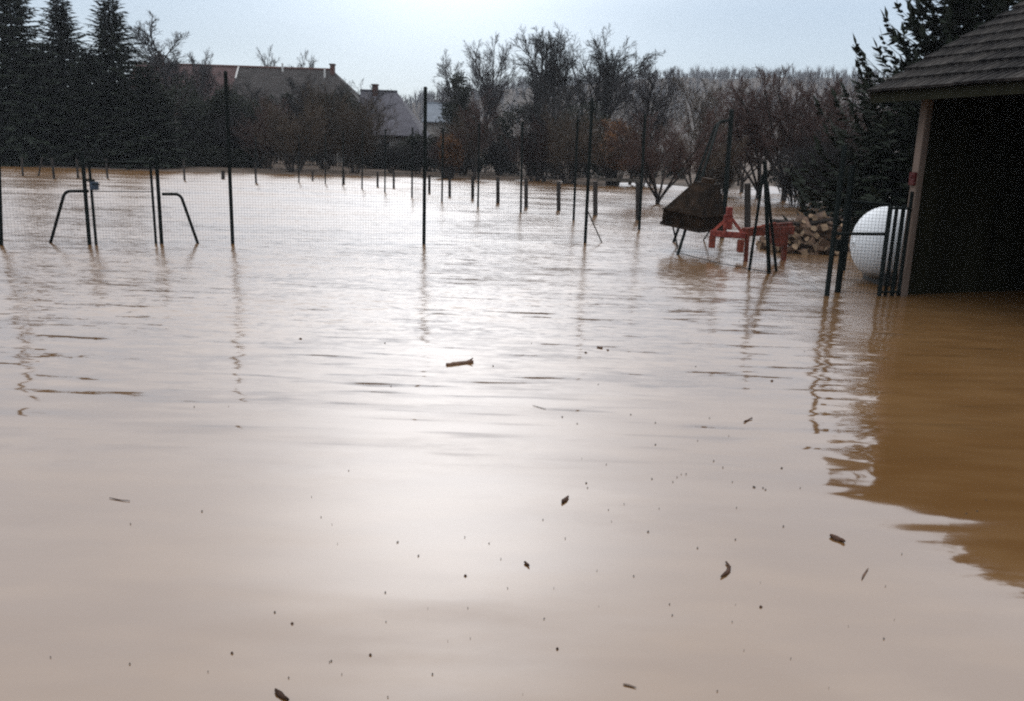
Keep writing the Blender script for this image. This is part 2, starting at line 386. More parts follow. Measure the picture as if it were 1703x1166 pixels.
def tree_mesh(kind, seed):
    R = random.Random(seed); segs = []; P = dict(BASE)
    Hh = 10.0
    if kind == 'tall':            # high crown of rising limbs, fine twigs
        P.update(ang=(33, 30, 30, 30), trop=(.06, .14, .11, .08, .03), start=(.36, .15, .12, .1), len=(.46, .55, .60, .64), kids=(13, 8, 7, 5, 0), rmin=.0085)
        grow(R, segs, Vector((0, 0, -.3)), Vector((0, 0, 1)), 9.0, .17, 0, P)
    elif kind == 'forked':        # several leaders from low on
        P.update(kids=(8, 7, 6, 5, 0), ang=(38, 34, 34, 34), len=(.6, .5, .56, .6), trop=(.0, .11, .08, .04, .02), rmin=.0085)
        for k in range(3):
            a = k * 2.1 + R.random(); grow(R, segs, Vector((0, 0, -.3)), Vector((.16 * math.cos(a), .16 * math.sin(a), 1)).normalized(), 8.8, .12, 0, P)
    elif kind == 'slim':          # narrow young tree
        P.update(levels=4, kids=(26, 8, 7, 0), ang=(30, 30, 32), len=(.32, .5, .58), rmin=.010, trop=(.03, .10, .06, .04), start=(.22, .1, .1))
        grow(R, segs, Vector((0, 0, -.3)), Vector((0, 0, 1)), 9.6, .11, 0, P)
    elif kind == 'shrub':         # many stems from the ground
        P.update(levels=4, kids=(9, 7, 5, 0), ang=(28, 30, 34), len=(.5, .52, .56), rmin=.012, trop=(.02, .06, .04, .02), n=(5, 4, 3, 2), start=(.2, .12, .1))
        for k in range(22):
            a = R.uniform(0, 6.28); s = R.uniform(.05, .55); grow(R, segs, Vector((.5 * math.cos(a), .5 * math.sin(a), -.3)), Vector((s * math.cos(a), s * math.sin(a), 1)).normalized(), R.uniform(6, 9.5), .07, 0, P)
    elif kind == 'orchard':       # short trunk, open vase crown
        P.update(levels=4, kids=(12, 9, 7, 0), ang=(30, 34, 36), len=(.42, .52, .58), rmin=.012, trop=(.03, .07, .05, .03), n=(5, 4, 3, 2))
        segs.append((Vector((0, 0, -.5)), Vector((0.05, 0, 1.9)), .26, .2, 0))
        for k in range(6):
            a = k * 1.05 + R.random() * .6; grow(R, segs, Vector((0.05, 0, R.uniform(1.2, 1.8))), Vector((.75 * math.cos(a), .75 * math.sin(a), 1)).normalized(), R.uniform(7, 8.5), .13, 0, P)
    lim = 1 if kind in ('tall', 'forked', 'slim') else 0
    tr, cr = MB(), MB()
    for p, q, r, r1, lv in segs:
        (tr if lv <= lim else cr).seg(p, q, r, r1, 5 if lv == 0 else 3)
    top = max(s[1].z for s in segs)
    return tr, cr, top
TREES = {}
def tree_kind(kind, seed):
    if (kind, seed) not in TREES:
        tr, cr, top = tree_mesh(kind, seed); TREES[(kind, seed)] = (tr, cr, top, {})
    return TREES[(kind, seed)]
def bare_tree(name, label, cat, kind, seed, px, base_y, top_y, Y, twig, wide=1.0, group=None, rot=None, bark='bark'):
    tr, cr, top, cache = tree_kind(kind, seed)
    if twig not in cache: cache[twig] = (tr.mesh('trunk', bark), cr.mesh('crown', twig))
    p = at(px, base_y, Y); z0 = ground_h(p.x, p.y); hh = at(px, top_y, Y).z - z0
    o = thing(name, (p.x, p.y, z0), label, cat, group, absolute=False)
    s = hh / top; o.scale = (s * wide, s * wide, s); o.rotation_euler.z = rot if rot is not None else random.Random(seed + int(px)).uniform(0, 6.28)
    link('trunk', cache[twig][0], o); link('crown', cache[twig][1], o)
    return o

def spray(b, R, p, d, L, w):
    """A flat needle spray: a kinked diamond."""
    side = d.cross(Vector((0, 0, 1)))
    if side.length < .01: side = Vector((1, 0, 0))
    side.normalize(); side.rotate(Matrix.Rotation(R.uniform(-.7, .7), 3, d))
    q = p + d * L + Vector((0, 0, -.12 * L)); m = p + d * (L * .45)
    i = len(b.v)
    b.v += [tuple(p), tuple(m + side * w), tuple(q), tuple(m - side * w)]
    b.face((i, i + 1, i + 2, i + 3))
def spruce_parts(seed, Hh, Rad, base=.04, dz=.21, upturn=.0, droop=.25, nb=9, ds=.15, sl=.66, gap=0.0):
    R = random.Random(seed); tr, cr = MB(), MB()
    tr.tube([(0, 0, -.5), (0, 0, Hh * .5), (0, 0, Hh * .97)], [Hh * .018, Hh * .011, .015], 7)
    z = base * Hh
    while z < Hh * .985:
        t = z / Hh; Lm = Rad * (1 - t) ** .78 + .15; n = max(4, int(nb * (1 - .45 * t)))
        for k in range(n):
            if R.random() < gap: continue
            a = 6.283 * (k + R.uniform(-.35, .35)) / n + z * 3.1; L = Lm * R.uniform(.62, 1.16)
            h = Vector((math.cos(a), math.sin(a), 0)); el = .35 * t - droop * (1 - t) + R.uniform(-.12, .12)
            pts = []; p = Vector((0, 0, z)); q = 0.0
            while q < L:
                u = q / L; e = el + upturn * u * u * 1.6 - droop * .6 * (1 - u)
                d = (h * math.cos(e) + Vector((0, 0, math.sin(e)))); pts.append((p.copy(), d, u)); p = p + d * ds; q += ds
            for (pp, d, u) in pts:
                if u < .12: continue
                pl = Vector((-h.y, h.x, 0)); ll = sl * (1 - .45 * u) * R.uniform(.7, 1.2) * (1 - .4 * t)
                for sd in (-1, 1):
                    spray(cr, R, pp, (d * .75 + pl * sd * R.uniform(.5, 1.0) + Vector((0, 0, R.uniform(-.45, .2)))).normalized(), ll, ll * .24)
                if R.random() < .6: spray(cr, R, pp, (d + Vector((0, 0, R.uniform(-.9, .1)))).normalized(), ll, ll * .22)
            if pts: cr.seg(Vector((0, 0, z)), pts[-1][0] if len(pts) < 3 else pts[len(pts) // 2][0], .03, .015); 
            if len(pts) >= 3: cr.seg(pts[len(pts) // 2][0], pts[-1][0], .015, .006); spray(cr, R, pts[-1][0], pts[-1][1], sl * .8, sl * .14)
        z += dz * (1 - .35 * t) * R.uniform(.8, 1.2)
    return tr, cr
def spruce(label, px, Y, top_y, base_y, Rad, seed, group=None, **kw):
    p = at(px, base_y, Y); z0 = ground_h(p.x, p.y); Hh = at(px, top_y, Y).z - z0
    tr, cr = spruce_parts(seed, Hh, Rad, **kw)
    o = thing('spruce_tree', (p.x, p.y, z0), label, 'tree', group, absolute=False)
    tr.build('trunk', 'bark', o); cr.build('crown', 'spruce', o)
    return o
def leaf_blob(b, R, c, rx, ry, rz, n, s):
    for k in range(n):
        v = Vector((R.gauss(0, 1), R.gauss(0, 1), R.gauss(0, 1))).normalized() * (R.random() ** .45)
        p = c + Vector((v.x * rx, v.y * ry, v.z * rz))
        d = Vector((R.gauss(0, 1), R.gauss(0, 1), R.gauss(0, 1))).normalized(); e = d.orthogonal().normalized()
        q = s * R.uniform(.6, 1.3); i = len(b.v)
        b.v += [tuple(p - d * q), tuple(p + e * q * .5), tuple(p + d * q), tuple(p - e * q * .5)]; b.face((i, i + 1, i + 2, i + 3))

# dark spruces on the left bank
G = 'spruces on the left bank'
spruce('tall dark spruce at the far left edge with its top cut off', 40, 62, -60, 275, 4.0, 11, G, nb=13)
spruce('slender dark spruce, middle of the three pointed tops on the left bank', 119, 66, -12, 275, 3.7, 12, G, nb=13)
spruce('dark spruce with sharp tip beside the round bare tree on the left bank', 199, 64, -10, 275, 3.8, 13, G, nb=13)
spruce('low broad dark spruce filling the gap between the two slender spruces', 158, 63, 82, 275, 3.6, 14, G, nb=14)
spruce('low dark spruce between the leftmost spruce and the slender one', 82, 64, 70, 275, 3.6, 15, G, nb=14)
spruce('short dark spruce right of the sharp-tipped spruce, under the bare tree', 248, 63, 108, 275, 3.4, 16, G, nb=14)
spruce('half-hidden dark spruce running out of the left frame edge', -28, 64, 20, 275, 3.6, 17, G, nb=13)
# big spruce behind the shed: sweeping upturned branches
spruce('big dark spruce with upturned branch tips towering behind the shed', 1578, 25, -135, 330, 5.0, 21, None, dz=.28, upturn=.75, droop=.28, nb=15, ds=.13, sl=.66, base=.03)
spruce('dark young spruce standing beside the mesh gate behind the woodpile', 1475, 24, 185, 330, 2.2, 22, None, dz=.22, nb=11, ds=.12, sl=.45)

# clipped evergreen hedge along the left bank
def hedge():
    a = gnd(-60, 272); b = gnd(425, 281); a = at(-70, 273, 61); b = at(425, 280, 66)
    o = thing('evergreen_hedge', ((a.x + b.x) / 2, (a.y + b.y) / 2, -.1), 'long dark evergreen hedge along the left water edge under the spruces', 'hedge')
    R = random.Random(3); lf = MB(); core = MB(); n = 60
    for k in range(n):
        f = (k + R.random()) / n; c = a.lerp(b, f); hh = 1.5 + 1.1 * (1 - f) + .9 * noise.noise(Vector((f * 9, 0, 3)))
        leaf_blob(lf, R, Vector((c.x, c.y + R.uniform(-.3, .8), hh * .5)), .75, .8, hh * .58, 520, .13)
        core.seg(Vector((c.x, c.y + .4, -.4)), Vector((c.x + R.uniform(-.3, .3), c.y + .4, hh * .8)), .07, .03, 5)
    tag(lf.build('foliage', 'hedge', o), kind='stuff'); tag(core.build('stems', 'bark', o), kind='stuff')
hedge()

# bare trees and shrubs: (name, label, cat, kind, seed, px, base_y, top_y, Y, twig, width)
TR = [
 ('bare_tree', 'round-crowned bare grey tree behind the spruces, left of the house roof', 'tall', 101, 285, 262, 22, 92, 'twig_grey', 1.5),
 ('bare_tree', 'small bare grey tree at the left end of the red roof', 'tall', 103, 338, 262, 75, 88, 'twig_grey', .8),
 ('bare_tree', 'thin bare tree poking above the middle of the house ridge', 'slim', 111, 458, 262, 72, 118, 'twig_grey', .8),
 ('bare_tree', 'faint bare tree above the house ridge near its right end', 'tall', 102, 498, 262, 80, 120, 'twig_grey', .8),
 ('bare_tree', 'bare tree before the dark roof, left of the tall fence post in the middle', 'forked', 107, 575, 272, 128, 80, 'twig_dark', 1.0),
 ('bare_tree', 'dark bare tree before the long house roof, beside the red-brown shrubs', 'forked', 108, 420, 272, 122, 76, 'twig_dark', 1.2),
 ('bare_tree', 'dark bare tree right in front of the middle of the house', 'tall', 103, 500, 272, 118, 77, 'twig_dark', 1.15),
 ('bare_tree', 'bare tree at the gable between the long house and the grey roof', 'forked', 109, 618, 272, 150, 74, 'twig_brown', .9),
 ('shrub', 'red-brown shrub at the water edge before the left part of the house', 'shrub', 121, 445, 283, 150, 66, 'twig_red', .85),
 ('shrub', 'dark shrub at the water edge between the spruces and the house', 'shrub', 123, 355, 280, 150, 67, 'twig_dark', .95),
 ('shrub', 'brown thicket before the house, beside the tall fence post near the gate', 'shrub', 122, 395, 281, 172, 68, 'twig_dark', .95),
 ('shrub', 'tall brown shrub before the right half of the house', 'shrub', 124, 540, 286, 124, 69, 'twig_brown', .75),
 ('shrub', 'low brown thicket at the water edge below the house', 'shrub', 121, 490, 288, 160, 64, 'twig_brown', 1.1),
 ('shrub', 'dark low thicket below the grey slate roof', 'shrub', 122, 650, 290, 226, 68, 'twig_dark', 1.0),
 ('shrub', 'dark low thicket left of the middle fence post, under the slate roof edge', 'shrub', 123, 695, 290, 224, 69, 'twig_dark', .9),
 ('shrub', 'bushy brown shrub under the gable of the long house', 'shrub', 124, 590, 288, 165, 66, 'twig_brown', .8),
 ('shrub', 'low rusty shrub just right of the middle tall fence post', 'shrub', 121, 742, 290, 205, 66, 'twig_red', .8),
 ('bare_tree', 'pale fine-twigged bare tree at the left end of the central grove', 'tall', 101, 752, 275, 80, 84, 'twig_grey', .9),
 ('bare_tree', 'tall thin bare tree second from the left in the central grove', 'tall', 102, 800, 275, 50, 86, 'twig_grey', .8),
 ('bare_tree', 'slim bare tree in the gap of the central grove', 'slim', 112, 835, 275, 66, 82, 'twig_grey', .9),
 ('bare_tree', 'tallest bare tree of the central grove, its crown reaching highest', 'tall', 104, 882, 275, 34, 80, 'twig_dark', .85),
 ('bare_tree', 'dark dense bare tree in the middle of the central grove', 'tall', 105, 925, 275, 48, 76, 'twig_dark', 1.0),
 ('bare_tree', 'dark rounded bare tree at the right of the central grove', 'forked', 107, 975, 275, 38, 78, 'twig_dark', 1.0),
 ('bare_tree', 'broad dark bare tree at the right edge of the central grove', 'tall', 106, 1000, 275, 56, 75, 'twig_dark', 1.0),
 ('bare_tree', 'lower dark bare tree at the foot of the central grove', 'forked', 109, 905, 280, 130, 66, 'twig_dark', 1.0),
 ('bare_tree', 'small red-brown tree in front of the left end of the central grove', 'forked', 108, 790, 285, 145, 64, 'twig_red', .8),
 ('shrub', 'brown shrub under the pale trees of the central grove', 'shrub', 122, 770, 288, 175, 70, 'twig_brown', .8),
 ('shrub', 'dark shrub under the slim tree of the central grove', 'shrub', 123, 830, 288, 200, 72, 'twig_dark', .9),
 ('shrub', 'brown shrub left of the rust-coloured bush in the grove', 'shrub', 124, 945, 292, 170, 62, 'twig_brown', .9),
 ('shrub', 'reddish low shrub below the dark trees of the central grove', 'shrub', 121, 890, 292, 185, 66, 'twig_red', .9),
 ('bare_tree', 'sparse bare tree just right of the central grove', 'slim', 112, 1048, 280, 108, 66, 'twig_grey', 1.3),
 ('bare_tree', 'sparse forked bare tree before the left slope of the hill', 'forked', 107, 1085, 280, 100, 68, 'twig_grey', .75),
 ('bare_tree', 'bare tree with upright limbs before the hill, left of the leaning tubes', 'forked', 109, 1165, 285, 112, 62, 'twig_brown', .85),
 ('bare_tree', 'thin bare tree before the middle of the hill', 'slim', 111, 1230, 285, 125, 70, 'twig_grey', 1.2),
 ('fruit_tree', 'small vase-shaped fruit tree standing in water left of the rusty hopper', 'orchard', 131, 1095, 330, 178, 36, 'twig_red', .9),
 ('fruit_tree', 'dense brown fruit tree behind the rusty hopper', 'orchard', 132, 1150, 318, 195, 42, 'twig_brown', .9),
 ('fruit_tree', 'bushy red-brown fruit tree right of the leaning tubes', 'orchard', 133, 1262, 315, 135, 46, 'twig_red', .85),
 ('fruit_tree', 'tall reddish fruit tree behind the braced fence post', 'orchard', 131, 1305, 315, 112, 44, 'twig_red', .85),
 ('fruit_tree', 'reddish fruit tree above the woodpile', 'orchard', 132, 1352, 315, 106, 42, 'twig_red', .85),
 ('fruit_tree', 'reddish-brown fruit tree against the big spruce', 'orchard', 133, 1400, 315, 104, 43, 'twig_red', .8),
 ('fruit_tree', 'low brown fruit tree farther back, right of the pole with tubes', 'orchard', 131, 1235, 300, 190, 55, 'twig_brown', 1.0),
 ('fruit_tree', 'bare fruit tree far back, behind the short stakes', 'orchard', 133, 1010, 295, 200, 60, 'twig_brown', 1.0),
 ('shrub', 'dark shrub behind the braced fence post', 'shrub', 122, 1330, 318, 215, 38, 'twig_dark', 1.0),
 ('shrub', 'dark shrub right above the woodpile, beside the mesh gate', 'shrub', 123, 1395, 320, 200, 36, 'twig_dark', 1.0),
 ('shrub', 'brown low shrub in the flooded garden behind the pole', 'shrub', 124, 1200, 310, 225, 48, 'twig_brown', 1.1),
 ('shrub', 'brown shrub far back between the rust-coloured bush and the vase-shaped tree', 'shrub', 122, 1065, 298, 215, 62, 'twig_brown', .9),
]
for (nm, lb, kd, sd, px, by, ty, Y, tw, wd) in TR:
    bare_tree(nm, lb, 'shrub' if nm == 'shrub' else 'tree', kd, sd, px, by, ty, Y, tw, wd * (1.2 if nm == 'bare_tree' else 1.15))
# dark undergrowth of ivy, yew and holly that closes the gaps below the bare crowns
def thicket(label, px, Y, base_y, top_y, half_px, seed, m='hedge'):
    p = at(px, base_y, Y); z0 = ground_h(p.x, p.y); hh = at(px, top_y, Y).z - z0; rx = half_px / F * Y
    o = thing('evergreen_bush', (p.x, p.y, z0), label, 'bush', absolute=False)
    R = random.Random(seed); lf, st = MB(), MB(); nb = int(16 + 5 * rx * hh / 3)
    for k in range(nb):
        u = R.uniform(-1, 1); f = R.uniform(.12, .95); lim = math.sqrt(max(0, 1 - u * u)) ** .7
        c = Vector((u * rx, R.uniform(-.9, .9), hh * f * (.45 + .55 * lim))); s = R.uniform(.6, 1.15)
        leaf_blob(lf, R, c, s, s, s * .9, 190, .12)
        st.seg(Vector((c.x * .6 + R.uniform(-.2, .2), 0, -.3)), c, .045, .015, 4)
    st.build('trunk', 'bark', o); lf.build('crown', m, o)
for q in (
 ('big dark evergreen thicket between the short spruce and the farmhouse', 300, 66, 277, 128, 46, 215),
 ('dark evergreen thicket at the left end of the visible red roof', 345, 70, 278, 150, 40, 216),
 ('dark ivy-grown thicket at the right end of the hedge', 385, 69, 279, 150, 48, 201),
 ('dark ivy-grown thicket before the middle of the farmhouse wall', 465, 80, 276, 148, 50, 202),
 ('dark thicket before the right half of the farmhouse', 550, 79, 276, 146, 52, 203),
 ('low dark thicket hiding the wall of the slate-roofed house', 640, 76, 280, 234, 48, 204),
 ('dark green bush just left of the middle tall post', 695, 74, 282, 226, 34, 205),
 ('dark upright yew at the left end of the central grove', 762, 73, 282, 118, 18, 206),
 ('dark thicket under the left part of the central grove', 800, 78, 282, 205, 50, 207),
 ('dark thicket under the tallest bare tree', 872, 74, 284, 168, 40, 208),
 ('broad dark thicket under the right part of the central grove', 950, 72, 284, 172, 55, 209),
 ('low dark bush right of the rust-coloured bush', 1085, 84, 284, 250, 46, 210),
 ('dark bush behind the fruit trees near the woodpile', 1335, 56, 296, 215, 46, 213),
 ('dark bush between the fruit trees and the big spruce', 1415, 46, 300, 190, 40, 214)):
    thicket(*q)
# rust-leaved bush (keeps dead leaves)
def rust_bush(px, base_y, top_y, Y, seed, label, rx):
    p = at(px, base_y, Y); z0 = ground_h(p.x, p.y); hh = at(px, top_y, Y).z - z0
    o = thing('rusty_bush', (p.x, p.y, z0), label, 'bush', absolute=False)
    R = random.Random(seed); lf, st = MB(), MB()
    for k in range(60):
        a = R.uniform(0, 6.28); q = math.sqrt(R.random()) * rx * .8; f = R.uniform(.3, .92)
        zc = hh * f; q *= 1 - .6 * max(0, f - .55)
        c = Vector((q * math.cos(a), q * math.sin(a), zc))
        leaf_blob(lf, R, c, .5, .5, .45, 70, .09)
        st.seg(Vector((c.x * .2, c.y * .2, -.3)), c, .035, .01, 4)
    st.build('trunk', 'bark', o); lf.build('crown', 'twig_orange', o)
rust_bush(1020, 292, 196, 60, 41, 'round bush with rust-orange dead leaves at the right of the central grove', 1.7)
rust_bush(748, 290, 222, 65, 42, 'small bush with rust-brown leaves right of the middle fence post', 1.0)

# ---------------------------------------------------------------- houses behind the shrubs
def house(name, label, Y, xl, xr, y_ridge, y_eave, depth, roofs, hip=0.0, chimneys=(), strips=(), windows=(), pipes=(), wall='render'):
    """Long side faces the camera. xl/xr: ridge ends in photo pixels at distance Y."""
    yh = 262 + .033 * ((xl + xr) / 2 - 851)
    A = at(xl, y_ridge, Y + depth / 2); B = at(xr, y_ridge, Y + depth / 2); zr = (A.z + B.z) / 2
    ze = at((xl + xr) / 2, y_eave, Y).z; x0, x1 = A.x, B.x; hx = hip * depth / 2
    o = thing(name, ((x0 + x1) / 2, Y + depth / 2, ground_h((x0 + x1) / 2, Y)), label, 'house')
    gz = ground_h((x0 + x1) / 2, Y) - .4
    w = MB(); yb = Y + depth; xr_ = x1 + hx
    w.box(((x0 + xr_) / 2, Y + depth / 2, (gz + ze) / 2), xr_ - x0 - .4, depth - .6, ze - gz - .02)
    if not hip:
        for xx in (x0 + .25, x1 - .25):
            w.poly([(xx, Y + .35, ze - .02), (xx, yb - .35, ze - .02), (xx, Y + depth / 2, zr - .12)])
    else:
        w.poly([(x0 + .25, Y + .35, ze - .02), (x0 + .25, yb - .35, ze - .02), (x0 + .25, Y + depth / 2, zr - .12)])
    w.build('wall', wall, o)
    ov = .4; k = (zr - ze) / (depth / 2); zo = ze - ov * k
    edges = [x0] + [at(q, y_ridge, Y + depth / 2).x for q in [r[0] for r in roofs[1:]]] + [x1]
    for i, (q, m) in enumerate(roofs):
        b = MB(); xa, xb = edges[i], edges[i + 1]; last = i == len(roofs) - 1
        xe = xb + (hx + ov if (last and hip) else 0)
        for (ya, sgn) in ((Y - ov, 1), (yb + ov, -1)):
            p = [(xa, ya, zo), (xe, ya, zo), (xb, Y + depth / 2, zr), (xa, Y + depth / 2, zr)]
            b.poly(p if sgn > 0 else p[::-1])
        if last and hip: b.poly([(xe, Y - ov, zo), (xe, yb + ov, zo), (xb, Y + depth / 2, zr)])
        ro = b.build('roof', m, o)
        sm = ro.modifiers.new('thick', 'SOLIDIFY'); sm.thickness = .16; sm.offset = -1
        if i == 0:
            rg = MB(); rg.tube([(x0 - .05, Y + depth / 2, zr + .04), (x1 + .05, Y + depth / 2, zr + .04)], .13, 6); rg.build('ridge', roofs[-1][1] if len(roofs) == 1 else 'brick', ro)
        if i == len(roofs) - 1:
            for (cx, ct, wd, mm) in chimneys:
                c = at(cx, ct, Y + depth / 2 - .3); ch = MB(); ch.box((c.x, Y + depth / 2 - .3, (c.z + zr - .8) / 2), wd, .6, c.z - zr + .8)
                ch.box((c.x, Y + depth / 2 - .3, c.z + .04), wd + .16, .76, .12); ch.build('chimney', mm, ro)
            for (sx, sy0, sx1, sy1, wd) in strips:     # pale verge strips lying on the front slope
                pts = []
                for (ax, ay) in ((sx, sy0), (sx1, sy1)):
                    d = ray(ax, ay); # meet the slope plane z = zr - k*(Y+depth/2 - y)
                    t = (zr - k * (Y + depth / 2) - CAM_H) / (d.z - k * d.y); pts.append(CAM + d * t + Vector((0, -.05, .05)))
                s_ = MB(); s_.beam(pts[0], pts[1], wd, .10); s_.build('flashing', 'trim', ro)
            for (sx, sy0) in pipes:
                d = ray(sx, sy0); t = (zr - k * (Y + depth / 2) - CAM_H) / (d.z - k * d.y); p = CAM + d * t
                s_ = MB(); s_.tube([p + Vector((0, 0, -.2)), p + Vector((0, 0, .8))], .11, 8); s_.build('vent_pipe', 'trim', ro)
    for (wx, wy, ww, wh) in windows:
        c = at(wx, wy, Y); f = MB(); f.box((c.x, Y + .27, c.z), ww, .1, wh); wn = f.build('window', 'trim', o)
        for s in (-1, 1):
            g = MB(); g.box((c.x + s * ww * .235, Y + .215, c.z), ww * .40, .04, wh * .84); g.build('pane', 'pane', wn)
    return o
house('farmhouse', 'long farmhouse with red and dark brown tiled roof behind the shrubs', 92, 225, 553, 111, 190, 11.0, [(225, 'roof_red'), (397, 'roof_dark')], hip=1.0,
      chimneys=((265, 93, .8, 'brick'), (553, 108, .45, 'brick')), strips=((397, 112, 392, 131, .16),), pipes=((470, 118), (540, 128)),
      windows=((330, 212, 1.1, 1.4), (372, 212, 1.1, 1.4), (415, 212, 1.1, 1.4), (460, 212, 1.1, 1.4), (505, 212, 1.1, 1.4), (550, 212, 1.1, 1.4)))
house('outbuilding', 'grey slate-roofed house with brick chimney right of the long farmhouse', 84, 600, 660, 152, 218, 9.0, [(600, 'roof_grey')], hip=.62,
      chimneys=((624, 142, .5, 'brick'),), windows=((640, 236, 1.0, 1.2),))
house('outbuilding', 'distant pale metal-roofed building behind the middle tall fence post', 120, 708, 752, 172, 200, 8.0, [(708, 'roof_pale')], hip=0.0)

# ---------------------------------------------------------------- fences
def mesh_panel(a, b, z0, z1, pitch, r, name='mesh_panel', parent=None, step_z=None):
    m = MB(); a = Vector(a); b = Vector(b); L = (b - a).length; n = int(L / pitch)
    for i in range(n + 1):
        p = a.lerp(b, (i + .5) / (n + 1)); m.seg(Vector((p.x, p.y, z0)), Vector((p.x, p.y, z1)), r, r, 3)
    k = int((z1 - z0) / (step_z or pitch))
    for j in range(k + 1):
        z = z0 + j * (step_z or pitch); m.seg(Vector((a.x, a.y, z)), Vector((b.x, b.y, z)), r, r, 3)
    return tag(m.build(name, 'wire', parent), kind='stuff')
def post(parent, base, top, r, name='post', n=8, matn='post', sub=.6):
    b = Vector(base); t = Vector(top); d = (t - b).normalized()
    m = MB(); m.tube([b - d * sub, t], r, n); o = m.build(name, matn, parent, smooth=False)
    return o
def cap(parent, top, r):
    m = MB(); t = Vector(top); m.tube([t + Vector((0, 0, -.004)), t + Vector((0, 0, .03))], [r * 1.2, r * .7], 8); m.build('cap', 'post', parent)
def bent(pts, r0, nb=5):
    """Rounded corners for a bent tube."""
    pts = [Vector(p) for p in pts]; out = [pts[0]]
    for i in range(1, len(pts) - 1):
        a, b, c = pts[i - 1], pts[i], pts[i + 1]; u = (a - b).normalized() * r0; v = (c - b).normalized() * r0
        for k in range(nb + 1):
            t = k / nb; out.append((b + u) * (1 - t) ** 2 + b * (2 * t * (1 - t)) + (b + v) * t * t)
    return out + [pts[-1]]

# tall wire fence across the view with a small gate in it
P0 = gnd(2, 408)
FX = [(-160, 410), (2, 408), (149, 407), (269, 405.5), (387, 405.5), (705, 406), (973, 404)]
FB = [gnd(*p) for p in FX]
fence = thing('wire_fence', (FB[3].x, FB[3].y, 0), 'tall green wire mesh fence standing in the water across the view', 'fence')
tops = {387: (375, 121), 705: (707.5, 147), 973: (985, 165), 2: (-8, 110), -160: (-178, 100)}
for (px, py), b in zip(FX, FB):
    if px in tops:
        q = tops[px]; t = at(q[0], q[1], b.y); o = post(fence, b, (t.x, b.y, t.z), .034); cap(o, (t.x, b.y, t.z), .034)
    else:
        post(fence, b, (b.x - .01, b.y, 1.55), .034)
for a, b in zip(FB, FB[1:]):
    if abs(a.x - FB[2].x) < .01: continue
    mesh_panel(a, b, -.15, 1.6, .05, .0014, parent=fence)
    m = MB(); m.seg(Vector((a.x, a.y, 1.6)), Vector((b.x, b.y, 1.6)), .003, .003, 4); m.build('top_wire', 'wire', fence)
# bent tube braces beside the gate
for (hx, hy, kx, ky, fx, fy, b) in ((147, 318, 108, 318, 84, 404, FB[2]), (270, 323, 300, 323, 329, 405, FB[3])):
    f = gnd(fx, fy); h = at(hx, hy, b.y); kk = at(kx, ky, b.y); low = f + (f - kk).normalized() * .4
    m = MB(); m.tube(bent([h, kk, low], .10), .026, 8); m.build('brace', 'post', fence, smooth=True)
# leaning stick brace at the right end post
m = MB(); m.tube([at(978, 352, FB[6].y), gnd(1005, 404) + Vector((0, 0, -.1))], .014, 6); m.build('brace', 'wood', fence)
# the pedestrian gate leaf
ga, gb = FB[2] + Vector((.115, 0, 0)), FB[3] + Vector((-.10, 0, 0))
gate = thing('garden_gate', (ga.x, ga.y, 0), 'narrow mesh gate between two posts with bent braces on the left', 'gate')
fr = MB(); fr.tube([(ga.x, ga.y, -.12), (ga.x - .02, ga.y, 1.42)], .024, 8); fr.build('frame_post', 'post', gate)
fr = MB(); fr.tube([(gb.x, gb.y, -.12), (gb.x - .02, gb.y, 1.42)], .024, 8); fr.build('frame_post', 'post', gate)
for z in (1.40, -.08):
    fr = MB(); fr.tube([(ga.x, ga.y, z), (gb.x, gb.y, z)], .022, 8); fr.build('rail', 'post', gate)
mz = at(210, 320, ga.y).z
fr = MB(); fr.tube([(ga.x, ga.y, mz), (gb.x, gb.y, mz)], .007, 6); fr.build('rail', 'wire', gate)
mesh_panel(ga, gb, -.1, 1.40, .05, .0014, parent=gate)
lk = at(158, 309, ga.y); lb_ = MB(); lb_.box((lk.x, ga.y - .03, lk.z), .13, .07, .14); lo = lb_.build('lock_box', 'blue', gate, bevel=.01)
hb = MB(); hb.tube([(lk.x + .02, ga.y - .06, lk.z + .03), (lk.x + .02, ga.y - .12, lk.z + .03), (lk.x + .14, ga.y - .12, lk.z + .03)], .012, 6); hb.build('handle', 'post', lo)
hb = MB(); hb.box((lk.x - .06, ga.y - .045, lk.z + .09), .16, .03, .035); hb.build('latch', 'post', lo)

# fence running back along the court, ends at the pole with the tube brace
BX = [(1201, 396, 1217, 184), (1063, 382, 1073, 192), (954, 366, 961, 195), (866, 353, 869, 204), (795, 344, 797, 206), (735, 335, 737, 214), (685, 328, 686, 213), (640, 320, 641, 216), (602, 314, 603, 218), (570, 309, 571, 220), (541, 306, 541, 222), (497, 304, 497, 225), (426, 304, 425, 226)]
BB = [gnd(a, b) for a, b, c, d in BX]
back = thing('wire_fence', (BB[0].x, BB[0].y, 0), 'long wire fence running back from the pole to the houses', 'fence')
for i, ((a, b, c, d), p) in enumerate(zip(BX, BB)):
    t = at(c, d, p.y); r = .055 if i == 0 else .035
    t = Vector((t.x, p.y, t.z)); o = post(back, p, t, r); cap(o, t, r)
for i, (a, b) in enumerate(zip(BB, BB[1:])):
    if i < 6: mesh_panel(a, b, -.1, 1.6, .06, .0018, parent=back)
    else:
        m = MB()
        for z in (.2, .6, 1.0, 1.5): m.seg(Vector((a.x, a.y, z)), Vector((b.x, b.y, z)), .003, .003, 3)
        tag(m.build('wires', 'wire', back), kind='stuff')
pb = BB[0]; h1 = at(1214, 200, pb.y)
